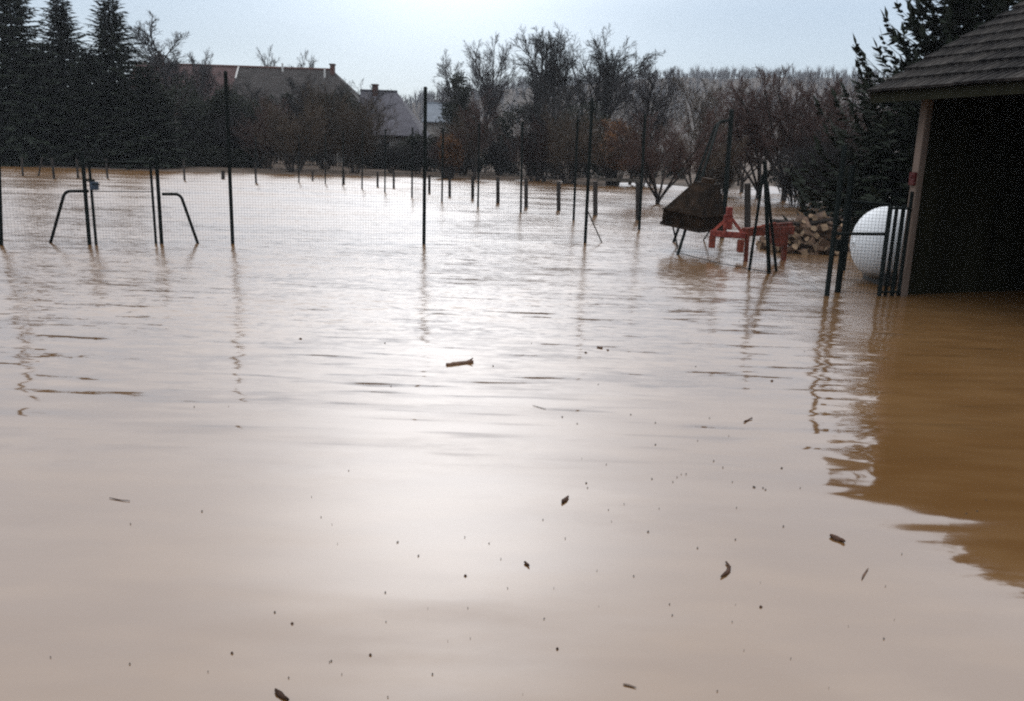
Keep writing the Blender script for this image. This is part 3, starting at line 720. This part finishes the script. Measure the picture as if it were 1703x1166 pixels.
for (kx, ky, fx, fy, dy) in ((1196, 202, 1127, 424, -.25), (1191, 205, 1120, 403, .1)):
    f = gnd(fx, fy); kk = at(kx, ky, pb.y + dy); low = f + (f - kk).normalized() * .5
    m = MB(); m.tube(bent([h1, kk, low], .12), .030, 8); m.build('brace', 'post', back, smooth=True)

# fence from the long fence towards the shed: braced post
E0 = gnd(1279, 455); E1 = gnd(1376, 492); EL = gnd(1122, 428)
sfence = thing('wire_fence', (E0.x, E0.y, 0), 'short sagging wire fence with a braced post beside the mesh gate', 'fence')
tp = at(1272, 268, E0.y); post(sfence, E0, (tp.x, E0.y, tp.z), .034)
for (hx, hy, fx, fy) in ((1269, 290, 1246, 450), (1276, 305, 1291, 451)):
    f = gnd(fx, fy); h = at(hx, hy, E0.y); low = f + (f - h).normalized() * .4
    m = MB(); m.tube([h, low], .024, 8); m.build('brace', 'post', sfence)
mesh_panel(E0, E1, -.15, 1.15, .05, .0017, parent=sfence); mesh_panel(EL, E0, -.15, .55, .07, .0014, parent=sfence)
for z in (.02,):
    m = MB(); m.tube([EL + Vector((0, 0, .10)), EL.lerp(E0, .5) + Vector((0, 0, .03)), E0 + Vector((0, 0, .02))], .007, 5); m.build('bottom_wire', 'wire', sfence)

# row of short dark stakes in the flooded garden
SX = [(1243, 386, 305, .085), (1061, 366, 304, .075), (990, 358, 302, .075), (929, 350, 302, .07), (875, 345, 296, .07), (828, 338, 295, .07), (786, 331, 293, .065), (748, 327, 292, .06), (714, 321, 291, .06), (655, 313, 286, .06), (628, 311, 285, .055), (572, 306, 282, .06), (520, 301, 283, .05)]
sf = thing('stake_fence', gnd(1061, 366), 'row of short thick dark stakes standing in the flooded garden', 'fence')
prev = None
for (px, by, ty, r) in SX:
    b = gnd(px, by); t = at(px, ty, b.y); o = post(sf, b, (t.x, b.y, t.z), r, name='stake', n=7, matn='stake')
    if prev is not None:
        m = MB()
        for z in (.35, .75): m.seg(Vector((prev.x, prev.y, z)), Vector((b.x, b.y, z)), .0035, .0035, 3)
        tag(m.build('wires', 'wire', sf), kind='stuff')
    prev = b
a, b = gnd(1061, 366), gnd(990, 358); m = MB(); m.beam((a.x, a.y - .09, at(1061, 300, a.y).z), (b.x, b.y - .09, at(990, 298, b.y).z), .05, .09); m.build('rail', 'wood', sf)
# thin stakes before the hedge
hf = thing('stake_fence', gnd(178, 297), 'thin scattered stakes standing in water before the dark hedge', 'fence')
for (px, by, tx, ty, r) in ((38, 293, 36, 262, .05), (64, 293, 70, 262, .04), (90, 298, 86, 262, .055), (130, 297, 127, 264, .05), (179, 297, 176, 264, .05), (307, 300, 305, 266, .05), (371, 298, 371, 284, .10), (426, 305, 424, 270, .05)):
    b = gnd(px, by); t = at(tx, ty, b.y); post(hf, b, (t.x, b.y, t.z), r, name='stake', n=6, matn='stake')

# garden bench / low table far back in the water
gt = gnd(1240, 318)
# ---------------------------------------------------------------- rusty hopper hung on the tube brace
def hopper():
    c = at(1152, 366, 16.9); o = thing('spreader_hopper', (c.x, c.y, .3), 'rusty brown metal hopper tipped upside down against the leaning tubes', 'hopper')
    rz = Matrix.Rotation(math.radians(-38), 3, 'Z') @ Matrix.Rotation(math.radians(7), 3, 'Y')
    def T(x, y, z): return c + rz @ Vector((x, y, z))
    def ringpts(w, d, z, ox=0, oy=0): return [T(ox - w / 2, oy - d / 2, z), T(ox + w / 2, oy - d / 2, z), T(ox + w / 2, oy + d / 2, z), T(ox - w / 2, oy + d / 2, z)]
    b = MB(); rs = [ringpts(.80, .98, -.13), ringpts(.82, 1.0, .16), ringpts(.34, .40, .74, .10, .12)]
    for a, q in zip(rs, rs[1:]):
        for k in range(4): b.poly([a[k], a[(k + 1) % 4], q[(k + 1) % 4], q[k]])
    b.poly(rs[-1]); ob = b.build('hopper_body', 'hopper', o); s = ob.modifiers.new('sheet', 'SOLIDIFY'); s.thickness = .02; s.offset = -1
    rm = MB(); q = ringpts(.83, 1.01, -.12)
    for k in range(4): rm.beam(q[k], q[(k + 1) % 4], .035, .05)
    rm.build('rim', 'hopper', o)
    rb = MB(); q = ringpts(.84, 1.02, .16)
    for k in range(4): rb.beam(q[k], q[(k + 1) % 4], .025, .03)
    rb.build('stiffener', 'hopper', o)
    ot = MB(); ot.tube([T(.10, .12, .73), T(.10, .12, .83)], .13, 10); ot.build('outlet', 'hopper', o)
    # stand it on two struts
    for (sx, sy, fx, fy) in ((-.3, -.3, 1137, 405), (.3, .35, 1160, 385)):
        l = MB(); f = gnd(fx, fy); l.tube([T(sx, sy, -.05), f + Vector((0, 0, -.5))], .018, 6); l.build('leg', 'post', o)
hopper()

# ---------------------------------------------------------------- red three-point implement
def implement():
    Y = 15.6; base = at(1240, 420, Y)
    o = thing('farm_implement', (base.x, base.y, 0), 'red tractor implement with a three-point headstock standing in the water', 'implement')
    def Q(px, py, dy=0): return at(px, py, Y + dy)
    m = MB(); m.beam(Q(1181, 388, .1), Q(1240, 392, -.1), .11, .11); m.build('cross_bar', 'red', o, bevel=.01)
    for (x, y, dy) in ((1184, 405, .1), (1231, 412, -.12)):
        q = Q(x, y, dy); m = MB(); m.box((q.x, q.y, q.z + .03), .10, .14, .22); m.build('linkage_pin_block', 'rust', o, bevel=.01)
    top = Q(1213, 352); m = MB(); m.box((top.x, top.y, top.z), .10, .12, .16); m.box((top.x - .01, top.y, top.z - .19), .15, .10, .26); m.build('headstock', 'red', o, bevel=.008)
    for (x, y, dy) in ((1184, 386, .1), (1236, 390, -.1)):
        m = MB(); m.beam(Q(1211 if x < 1200 else 1216, 362), Q(x, y, dy), .035, .05); m.build('strut', 'red', o)
    m = MB(); m.beam(Q(1206, 378, .05), Q(1206, 394, .05), .10, .03); m.build('plate', 'red', o)
    m = MB(); m.beam(Q(1236, 386, 0), Q(1318, 383, .4), .13, .15); m.build('main_beam', 'rust', o, bevel=.01)
    m = MB(); m.beam(Q(1270, 378, .2), Q(1316, 374, .45), .10, .10); m.build('spacer_beam', 'rust', o)
    for (x, y, dy) in ((1241, 438, -.05), (1304, 432, .35)):
        a = Q(x + 2, 388, dy); m = MB(); f = Q(x, y, dy); m.beam(a, (f.x, f.y, -.4), .09 if x < 1280 else .16, .06); m.build('tine', 'rust', o)
    a = Q(1296, 398, .3); m = MB(); m.tube([(a.x - .03, a.y - .14, a.z), (a.x - .03, a.y + .14, a.z)], .13, 12); m.build('gearbox', 'rust', o)
    m = MB(); m.tube([Q(1250, 380, -.05), Q(1290, 371, .2)], .02, 6); m.build('lever', 'rust', o)
implement()

# ---------------------------------------------------------------- firewood heap
def woodpile():
    R = random.Random(9); meshes = []
    for k in range(5):
        m = MB(); L = .36; n = (8, 5, 3, 8, 4)[k]; r = (.065, .085, .10, .05, .09)[k]
        prof = [r * R.uniform(.75, 1.1) for _ in range(n)]
        for x in (-L / 2, L / 2):
            for q in range(n): a = 6.283 * q / n; m.v.append((x, prof[q] * math.cos(a), prof[q] * math.sin(a)))
        for q in range(n): m.face((q, (q + 1) % n, n + (q + 1) % n, n + q), 0)
        m.face(tuple(reversed(range(n))), 1); m.face(tuple(range(n, 2 * n)), 1)
        meshes.append(m.mesh('firewood_log', ['log', 'logend']))
    c = gnd(1372, 424); 
    hz = lambda u, v: .80 * max(0, 1 - (abs(u) / 1.05) ** 1.6) * max(0, 1 - (abs(v) / .8) ** 2)
    for k in range(150):
        u = R.uniform(-1, 1); v = R.uniform(-.78, .55); h = hz(u, v)
        if h < .05: continue
        z = h * (R.uniform(.45, 1.0)) - .05
        o = bpy.data.objects.new('firewood_log', R.choice(meshes)); COL.objects.link(o)
        o.location = (c.x + u, c.y + .75 + v, z); o.rotation_euler = (R.uniform(0, 6), R.gauss(0, .35), R.choice((R.gauss(1.57, .35), R.gauss(.3, .6))))
        s = R.uniform(.8, 1.25); o.scale = (s, s, s)
        tag(o, 'split firewood log in the heap beside the white tank', 'log', 'logs of the firewood heap')
    # a dark plank and branch on the heap
    m = MB(); m.tube([c + Vector((-1.0, .3, .62)), c + Vector((-.3, .5, .55)), c + Vector((.5, .7, .72))], [.05, .045, .03], 6)
    tag(m.build('fallen_branch', 'bark'), 'dark branch lying across the top of the firewood heap', 'branch')
woodpile()

# ---------------------------------------------------------------- white tank
def tank():
    c = at(1470, 405, 13.15); r = .56; x0 = at(1419, 405, 13.15).x; L = 1.5
    o = thing('gas_tank', (x0 + L / 2, 13.15, 0), 'big white domed gas tank lying behind the mesh gate', 'tank')
    b = MB(); prof = []; dome = .46
    for k in range(11):
        t = k / 10 * math.pi / 2; prof.append((x0 + dome * (1 - math.cos(t)), max(.012, r * math.sin(t))))
    for k in range(11):
        t = (1 - k / 10) * math.pi / 2; prof.append((x0 + L - dome * (1 - math.cos(t)), max(.012, r * math.sin(t))))
    n = 40
    for x, q in prof:
        for k in range(n): a = 6.283185 * k / n; b.v.append((x, 13.15 + q * math.cos(a), c.z + q * math.sin(a)))
    for i in range(len(prof) - 1):
        for k in range(n): b.face((i * n + k, i * n + (k + 1) % n, (i + 1) * n + (k + 1) % n, (i + 1) * n + k))
    b.face(list(range(n))); b.face([(len(prof) - 1) * n + k for k in reversed(range(n))])
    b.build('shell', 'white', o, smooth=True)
    for x in (x0 + dome, x0 + L - dome):
        f = MB(); f.tube([(x - .012, 13.15, c.z), (x + .012, 13.15, c.z)], r + .004, 40, cap=False); f.build('weld_seam', 'white', o, smooth=True)
    for x in (x0 + .42, x0 + L - .42):
        f = MB(); f.box((x, 13.15, c.z - r - .06), .10, .8, .40); f.build('foot', 'grime', o)
    f = MB(); f.tube([(x0 + L - .42, 13.15, c.z + r - .02), (x0 + L - .42, 13.15, c.z + r + .12)], .13, 14); f.build('valve_cover', 'white', o)
tank()

# ---------------------------------------------------------------- shed
def shed():
    C = gnd(1489, 491); D = gnd(1703, 535); ev = (D - C); ev.z = 0; ev.normalize(); nv = Vector((-ev.y, ev.x, 0))
    if nv.x < 0: nv = -nv
    LEN, DEP, OV, OVE = 2.9, 4.6, .44, .42
    tip = C - ev * OVE - nv * OV
    # height of the eave from its tip in the photograph
    d = ray(1467, 156); z_e = CAM_H + d.z * (tip.y / d.y)
    SL = math.tan(math.radians(27.5))
    def T(a, b, z): p = C + ev * a + nv * b; return Vector((p.x, p.y, z))
    o = thing('open_shed', (C.x, C.y, 0), 'dark open-fronted shed with tiled roof at the right edge', 'shed')
    zp = z_e + (OV - .0) * SL - .10         # top of wall plate at b=0
    # corner post, other posts
    def vpost(a, b, w, m, z1=None, name='post'):
        p = MB(); c = T(a, b, (zp - .6) / 2); p.box((c.x, c.y, ((z1 or zp) - .7) / 2), w, w, (z1 or zp) + .7, ev, nv); return p.build(name, m, o, bevel=.008)
    cp = vpost(.055, .055, .11, 'cornerpost', name='corner_post'); tag(cp, 'pale weathered corner post of the shed')
    br = MB(); q = at(1514, 297, T(.07, -.02, 0).y); br.box(T(.055, -.02, q.z), .09, .05, .17, ev, nv); br.box(T(.055, -.05, q.z + .03), .03, .03, .03, ev, nv); br.build('hinge_bracket', 'redbox', cp)
    for a in (LEN - .07,): vpost(a, .07, .14, 'board')
    pl = MB(); pl.beam(T(-.05, .07, zp + .07), T(LEN, .07, zp + .07), .14, .16); pl.build('wall_plate', 'board', o)
    pl = MB(); pl.beam(T(-.05, DEP - .07, zp + .07), T(LEN, DEP - .07, zp + .07), .14, .16); pl.build('wall_plate', 'board', o)
    for a in (.07, 1.7, LEN - .07):
        tb = MB(); tb.beam(T(a, .15, zp - .06), T(a, DEP - .15, zp - .06), .12, .16); tb.build('tie_beam', 'board', o)
    # board walls: back, far end and near end, each board its own piece
    R = random.Random(4); bw = .20
    def roofz(b): return zp + .10 + min(b, DEP - b) * SL
    n = int(LEN / bw)
    for i in range(n):
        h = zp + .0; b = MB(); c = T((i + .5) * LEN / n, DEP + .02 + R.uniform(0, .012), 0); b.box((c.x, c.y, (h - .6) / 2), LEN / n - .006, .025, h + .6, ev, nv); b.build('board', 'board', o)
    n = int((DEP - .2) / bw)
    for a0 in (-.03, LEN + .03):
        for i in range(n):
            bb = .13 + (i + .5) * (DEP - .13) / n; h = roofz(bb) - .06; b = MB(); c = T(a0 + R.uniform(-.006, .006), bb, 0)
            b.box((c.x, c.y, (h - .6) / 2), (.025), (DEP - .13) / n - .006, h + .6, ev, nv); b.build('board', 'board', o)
    # roof: deck, rafters, ridge, verge board, tiles
    zr = z_e + (DEP / 2 + OV) * SL
    rf = MB()
    for sgn in (0, 1):
        b0, b1 = (-OV, DEP / 2) if sgn == 0 else (DEP + OV, DEP / 2)
        p = [T(-OVE, b0, z_e), T(LEN + OVE, b0, z_e), T(LEN + OVE, b1, zr), T(-OVE, b1, zr)]
        rf.poly(p if sgn else p[::-1])
    ro = rf.build('roof', 'board', o); s = ro.modifiers.new('deck', 'SOLIDIFY'); s.thickness = .03; s.offset = 0
    for k in range(7):
        a = -.12 + k * (LEN + .24) / 6
        r_ = MB(); r_.beam(T(a, -OV + .02, z_e - .075), T(a, DEP / 2, zr - .075), .07, .10); r_.build('rafter', 'board', ro)
    fb = MB(); fb.beam(T(-OVE, -OV - .012, z_e - .06), T(LEN + OVE, -OV - .012, z_e - .06), .02, .13); fb.build('fascia_board', 'board', ro)
    vb = MB(); vb.beam(T(-OVE - .015, -OV - .02, z_e - .05), T(-OVE - .015, DEP / 2, zr - .04), .025, .13); vb.build('verge_board', 'stake', ro)
    # tiles
    sl_len = math.hypot(DEP / 2 + OV, zr - z_e); rows = 9; exp_ = sl_len / rows; cols = 16; tw = (LEN + 2 * OVE) / cols
    up_s = (nv * (DEP / 2 + OV) + Vector((0, 0, zr - z_e))).normalized(); nrm = ev.cross(up_s); nrm = nrm if nrm.z > 0 else -nrm
    tm = []
    for v in range(3):
        b = MB(); b.box((0, 0, 0), tw * .97, exp_ * 1.22, .034)
        i0 = len(b.v)
        for q in range(2):                     # two rolled ribs
            x = (-.25 + .5 * q) * tw; b.box((x, 0, .024), tw * .16, exp_ * 1.215, .016, taper=.6)
        tm.append(b.mesh('roof_tile', 'tile'))
    for r in range(rows):
        for c in range(cols):
            a = -OVE + (c + .5) * tw; base = T(a, -OV, z_e) + up_s * ((r + .48) * exp_ - .04) + nrm * .048
            t_ = bpy.data.objects.new('roof_tile', tm[(r * 7 + c * 3) % 3]); COL.objects.link(t_)
            tilt = .11 + R.gauss(0, .012); ux = ev; uy = (up_s * math.cos(tilt) - nrm * math.sin(tilt)); uz = ux.cross(uy)
            if uz.z < 0: ux = -ux; uz = ux.cross(uy)
            mm = Matrix((ux, uy, uz)).transposed().to_4x4(); mm = mm @ Matrix.Rotation(R.gauss(0, .012), 4, 'Z')
            mm.translation = base + nrm * R.uniform(-.003, .005); t_.parent = ro; t_.matrix_parent_inverse = Matrix(); 
            t_.matrix_basis = Matrix.Translation(-C) @ mm if False else mm
            t_.matrix_parent_inverse = ro.matrix_world.inverted() if False else Matrix()
            TILES.append((t_, mm.copy()))
    # far slope, never seen from here: joined
    b = MB(); up_b = (-nv * (DEP / 2 + OV) + Vector((0, 0, zr - z_e))).normalized(); nb_ = ev.cross(up_b); nb_ = nb_ if nb_.z > 0 else -nb_
    for r in range(rows):
        for c in range(cols):
            a = -OVE + (c + .5) * tw; b.box(T(a, DEP + OV, z_e) + up_b * ((r + .48) * exp_ - .04) + nb_ * .048, tw * .97, exp_ * 1.2, .022, ev, (up_b - nb_ * .085).normalized(), nb_)
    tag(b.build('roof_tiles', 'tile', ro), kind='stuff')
    rd = MB()
    for c in range(13):
        a = -OVE + (c + .5) * (LEN + 2 * OVE) / 13; L2 = (LEN + 2 * OVE) / 13
        q = MB(); q.tube([T(a - L2 * .5, DEP / 2, zr + .045), T(a + L2 * .52, DEP / 2, zr + .06)], .10, 8); q.build('ridge_tile', 'tile', ro)
    return o, ro, C
TILES = []
shed_o, roof_o, shedC = shed()
bpy.context.view_layer.update()
for t_, mm in TILES:
    t_.matrix_parent_inverse = roof_o.matrix_world.inverted(); t_.matrix_basis = mm

# ---------------------------------------------------------------- gates beside the shed
def shed_gates():
    a = gnd(1376, 492); b = gnd(1461, 491)
    g = thing('mesh_gate', (a.x, a.y, 0), 'dark mesh gate with a middle rail in front of the white tank', 'gate')
    zt = 2.0
    t = at(1393, 300, a.y); m = MB(); m.tube([(a.x - .01, a.y, -.4), (a.x + .0, a.y, zt)], .036, 8); m.build('gate_post', 'post', g)
    f = gnd(1393, 486); m = MB(); m.tube([(f.x, f.y, -.4), (f.x, f.y, 1.75)], .045, 8); m.build('frame_post', 'post', g)
    h = gnd(1404, 450) ; m = MB(); m.tube([(h.x, h.y, -.4), (h.x, h.y, 1.2)], .022, 8); m.build('prop', 'post', g)
    m = MB(); m.tube([(b.x, b.y, -.15), (b.x, b.y, 1.24)], .024, 8); m.build('frame_post', 'post', g)
    zm = at(1430, 390, a.y).z
    m = MB(); m.tube([(a.x, a.y, zm), (b.x, b.y, zm)], .022, 8); m.build('rail', 'post', g)
    m = MB(); m.tube([(f.x, f.y, 1.26), (b.x, b.y, 1.24)], .022, 8); m.build('rail', 'post', g)
    q = at(1398, 408, f.y); m = MB(); m.box((q.x, f.y - .05, q.z), .16, .05, .16); m.build('lock_box', 'post', g)
    mesh_panel(f, b, -.12, 1.25, .045, .0022, parent=g)
    c = gnd(1494, 490)
    k = thing('bar_gate', (c.x, c.y, 0), 'narrow gate of dark upright bars beside the shed corner post', 'gate')
    for i, (px, ty, r) in enumerate(((1459, 341, .030), (1469, 341, .026), (1480, 341, .030), (1491, 318, .030))):
        p = gnd(px, 491); t = at(px + 8, ty, p.y); m = MB(); m.tube([(p.x, p.y - .06, -.2), (p.x + .005, p.y - .06, t.z)], r, 8); m.build('bar', 'post', k)
    p, q = gnd(1459, 491), gnd(1491, 491); z = at(1480, 343, p.y).z
    for zz in (z - .02, .06):
        m = MB(); m.tube([(p.x, p.y - .10, zz), (q.x, q.y - .10, zz)], .018, 8); m.build('rail', 'post', k)
shed_gates()

# ---------------------------------------------------------------- floating debris
def stick():
    a, b = gnd(742, 608), gnd(786, 603); m = MB(); R = random.Random(2); n = 8
    pts = [a.lerp(b, k / n) + Vector((0, R.uniform(-.004, .004), .004 + R.uniform(-.003, .004))) for k in range(n + 1)]
    m.tube(pts, [.014, .018, .017, .019, .018, .020, .018, .021, .016], 8)
    o = tag(m.build('floating_stick', 'stick', smooth=True), 'thick brown stick floating in the middle of the water', 'stick')
    q = MB(); q.tube([pts[-2] + Vector((0, 0, .01)), pts[-2] + Vector((.03, .005, .035))], [.008, .004], 6); q.build('knot', 'leaf', o)
stick()
def leaf_at(pts, w, label, name='floating_leaf', cat='leaf', matn='leaf', curl=.012):
    """Curled strip along a polyline of photo pixels; w: half width profile in metres."""
    P0 = [gnd(*p) for p in pts]; P = []; px0 = pts[0][0]
    for a_, b_ in zip(P0, P0[1:]): P += [a_, a_.lerp(b_, .5)]
    P.append(P0[-1]); b = MB(); n = len(P)
    for i, p in enumerate(P):
        t = (P[min(i + 1, n - 1)] - P[max(i - 1, 0)]).normalized(); s = Vector((-t.y, t.x, 0)); f = i / (n - 1)
        ww = w * max(.08, math.sin(math.pi * (.03 + .94 * f))) * (1 + .25 * math.sin(7 * f + px0))
        for k in (-1, 0, 1): q = p + s * (ww * k); b.v.append((q.x, q.y, .003 + (.0 if k else curl * .5) + curl * .2 * math.sin(9 * f)))
    for i in range(n - 1):
        for k in range(2): b.face((i * 3 + k, i * 3 + k + 1, i * 3 + k + 4, i * 3 + k + 3))
    o = b.build(name, matn, smooth=True); s = o.modifiers.new('thick', 'SOLIDIFY'); s.thickness = min(.014, w * .8); s.offset = 0
    return tag(o, label, cat)
leaf_at([(1381, 893), (1387, 895), (1393, 898), (1399, 900), (1404, 903)], .016, 'dark oval dead leaf floating below the shed reflection')
leaf_at([(1199, 961), (1205, 957), (1211, 951), (1213, 944), (1207, 937)], .007, 'curved brown dead leaf floating in the lower right water')
leaf_at([(935, 838), (938, 834), (941, 831), (945, 828)], .011, 'dark crumpled leaf floating in the bright middle water')
leaf_at([(458, 1150), (464, 1155), (471, 1161), (480, 1167)], .008, 'brown bark scrap floating at the bottom edge', 'bark_scrap', 'bark')
leaf_at([(182, 829), (192, 831), (203, 833), (216, 834)], .003, 'thin twig floating in the left foreground water', 'floating_twig', 'twig', curl=.003)
leaf_at([(886, 675), (894, 677), (901, 679), (908, 681)], .0028, 'thin pale twig floating right of the thick stick', 'floating_twig', 'twig', 'wood', curl=.002)
leaf_at([(993, 578), (997, 579), (1002, 580)], .018, 'small reddish leaf floating below the ripples in the middle', matn='stick')
leaf_at([(1237, 703), (1241, 701), (1245, 699), (1251, 697)], .006, 'small dark leaf floating left of the shed reflection')
leaf_at([(1433, 965), (1436, 958), (1440, 952), (1444, 946)], .004, 'faint brown twig floating near the right edge', 'floating_twig', 'twig', 'stick', curl=.001)
leaf_at([(1036, 1139), (1046, 1141), (1058, 1145)], .004, 'pinkish scrap floating near the bottom edge', 'bark_scrap', 'bark', 'cornerpost', curl=.001)
leaf_at([(872, 937), (876, 939), (880, 943)], .006, 'tiny hooked leaf floating left of the curved leaf')
DK = [(500, 564, 'small dark bit floating between the fence and the thick stick'), (486, 1038, 'small dark double bit floating in the lower left water'), (386, 1087, 'dark round bit floating at the lower left'),
      (616, 1090, 'dark bit floating near the bottom, left of centre'), (774, 958, 'dark flat bit floating left of the curved leaf'), (927, 1080, 'dark bit floating near the bottom, right of centre'),
      (1265, 1010, 'dark bit floating below the dark oval leaf'), (1011, 583, 'dark bit floating beside the small reddish leaf'), (974, 587, 'dark bit floating just left of the small reddish leaf'),
      (1284, 634, 'dark bit floating below the braced post reflection')]
R = random.Random(77)
def bit(px, py, s, b):
    p = gnd(px, py); n = 6; i = len(b.v); e = R.uniform(.5, 1); a0 = R.uniform(0, 6.28)
    b.v.append((p.x, p.y, .006 + s * .5))
    for k in range(n):
        a = a0 + 6.283 * k / n; q = s * R.uniform(.7, 1.2); b.v.append((p.x + q * math.cos(a), p.y + q * e * math.sin(a), .002))
    for k in range(n): b.face((i, i + 1 + k, i + 1 + (k + 1) % n))
for (px, py, lb) in DK:
    b = MB(); d = gnd(px, py).y; bit(px, py, .0027 * d ** .9, b); tag(b.build('floating_bit', 'leaf'), lb, 'debris')
b = MB()
SPK = [(1119, 802), (1084, 797), (1126, 794), (1133, 789), (1218, 802), (1187, 767), (1300, 779), (1253, 810), (1273, 815), (1269, 812), (1331, 812), (1225, 845), (1303, 876), (1255, 811), (1223, 898), (1078, 885), (940, 896), (903, 865), (977, 812), (975, 804), (1160, 912), (1054, 959), (1038, 839), (1180, 696), (1202, 778), (1049, 690), (935, 694), (1141, 789),
       (217, 872), (336, 851), (641, 986), (662, 902), (696, 925), (548, 1102), (642, 1035), (778, 1012), (773, 894), (833, 930), (216, 1105), (84, 1094), (551, 1100), (660, 903), (719, 1122), (346, 1118), (645, 1160), (480, 1128), (518, 827), (457, 1019), (820, 609), (1118, 1024), (1315, 1096), (1470, 1063), (1500, 922), (1607, 855), (1625, 851), (1640, 832), (1090, 740), (323, 677), (1338, 585), (1229, 535), (995, 640), (1157, 610), (884, 571), (640, 571), (960, 705), (905, 1030)]
for q in SPK: bit(q[0], q[1], R.uniform(.0009, .0018) * gnd(*q).y ** .9, b)
for k in range(35):
    x, y = R.gauss(1050, 330), R.uniform(640, 1160)
    if 0 < x < 1700: bit(x, y, R.uniform(.0005, .0012) * gnd(x, y).y ** .9, b)
tag(b.build('floating_specks', 'speck'), 'scattered tiny dark specks of debris floating on the water', 'debris', kind='stuff')

# ---------------------------------------------------------------- damp winter air
def haze():
    b = MB(); b.box((0, 440, 36), 1900, 960, 78); o = tag(b.build('haze', 'water'), 'thin damp winter haze over the whole valley', 'haze', kind='stuff')
    m = bpy.data.materials.new('damp_air'); m.use_nodes = True; t = m.node_tree; t.nodes.clear()
    v = N(t, 'ShaderNodeVolumePrincipled'); v.inputs['Color'].default_value = (.86, .92, 1, 1); v.inputs['Density'].default_value = .00032; v.inputs['Anisotropy'].default_value = .2
    out = N(t, 'ShaderNodeOutputMaterial'); t.links.new(v.outputs[0], out.inputs['Volume'])
    o.data.materials.clear(); o.data.materials.append(m)
haze()
for o in SC.objects:
    if '_abs' in o: del o['_abs']
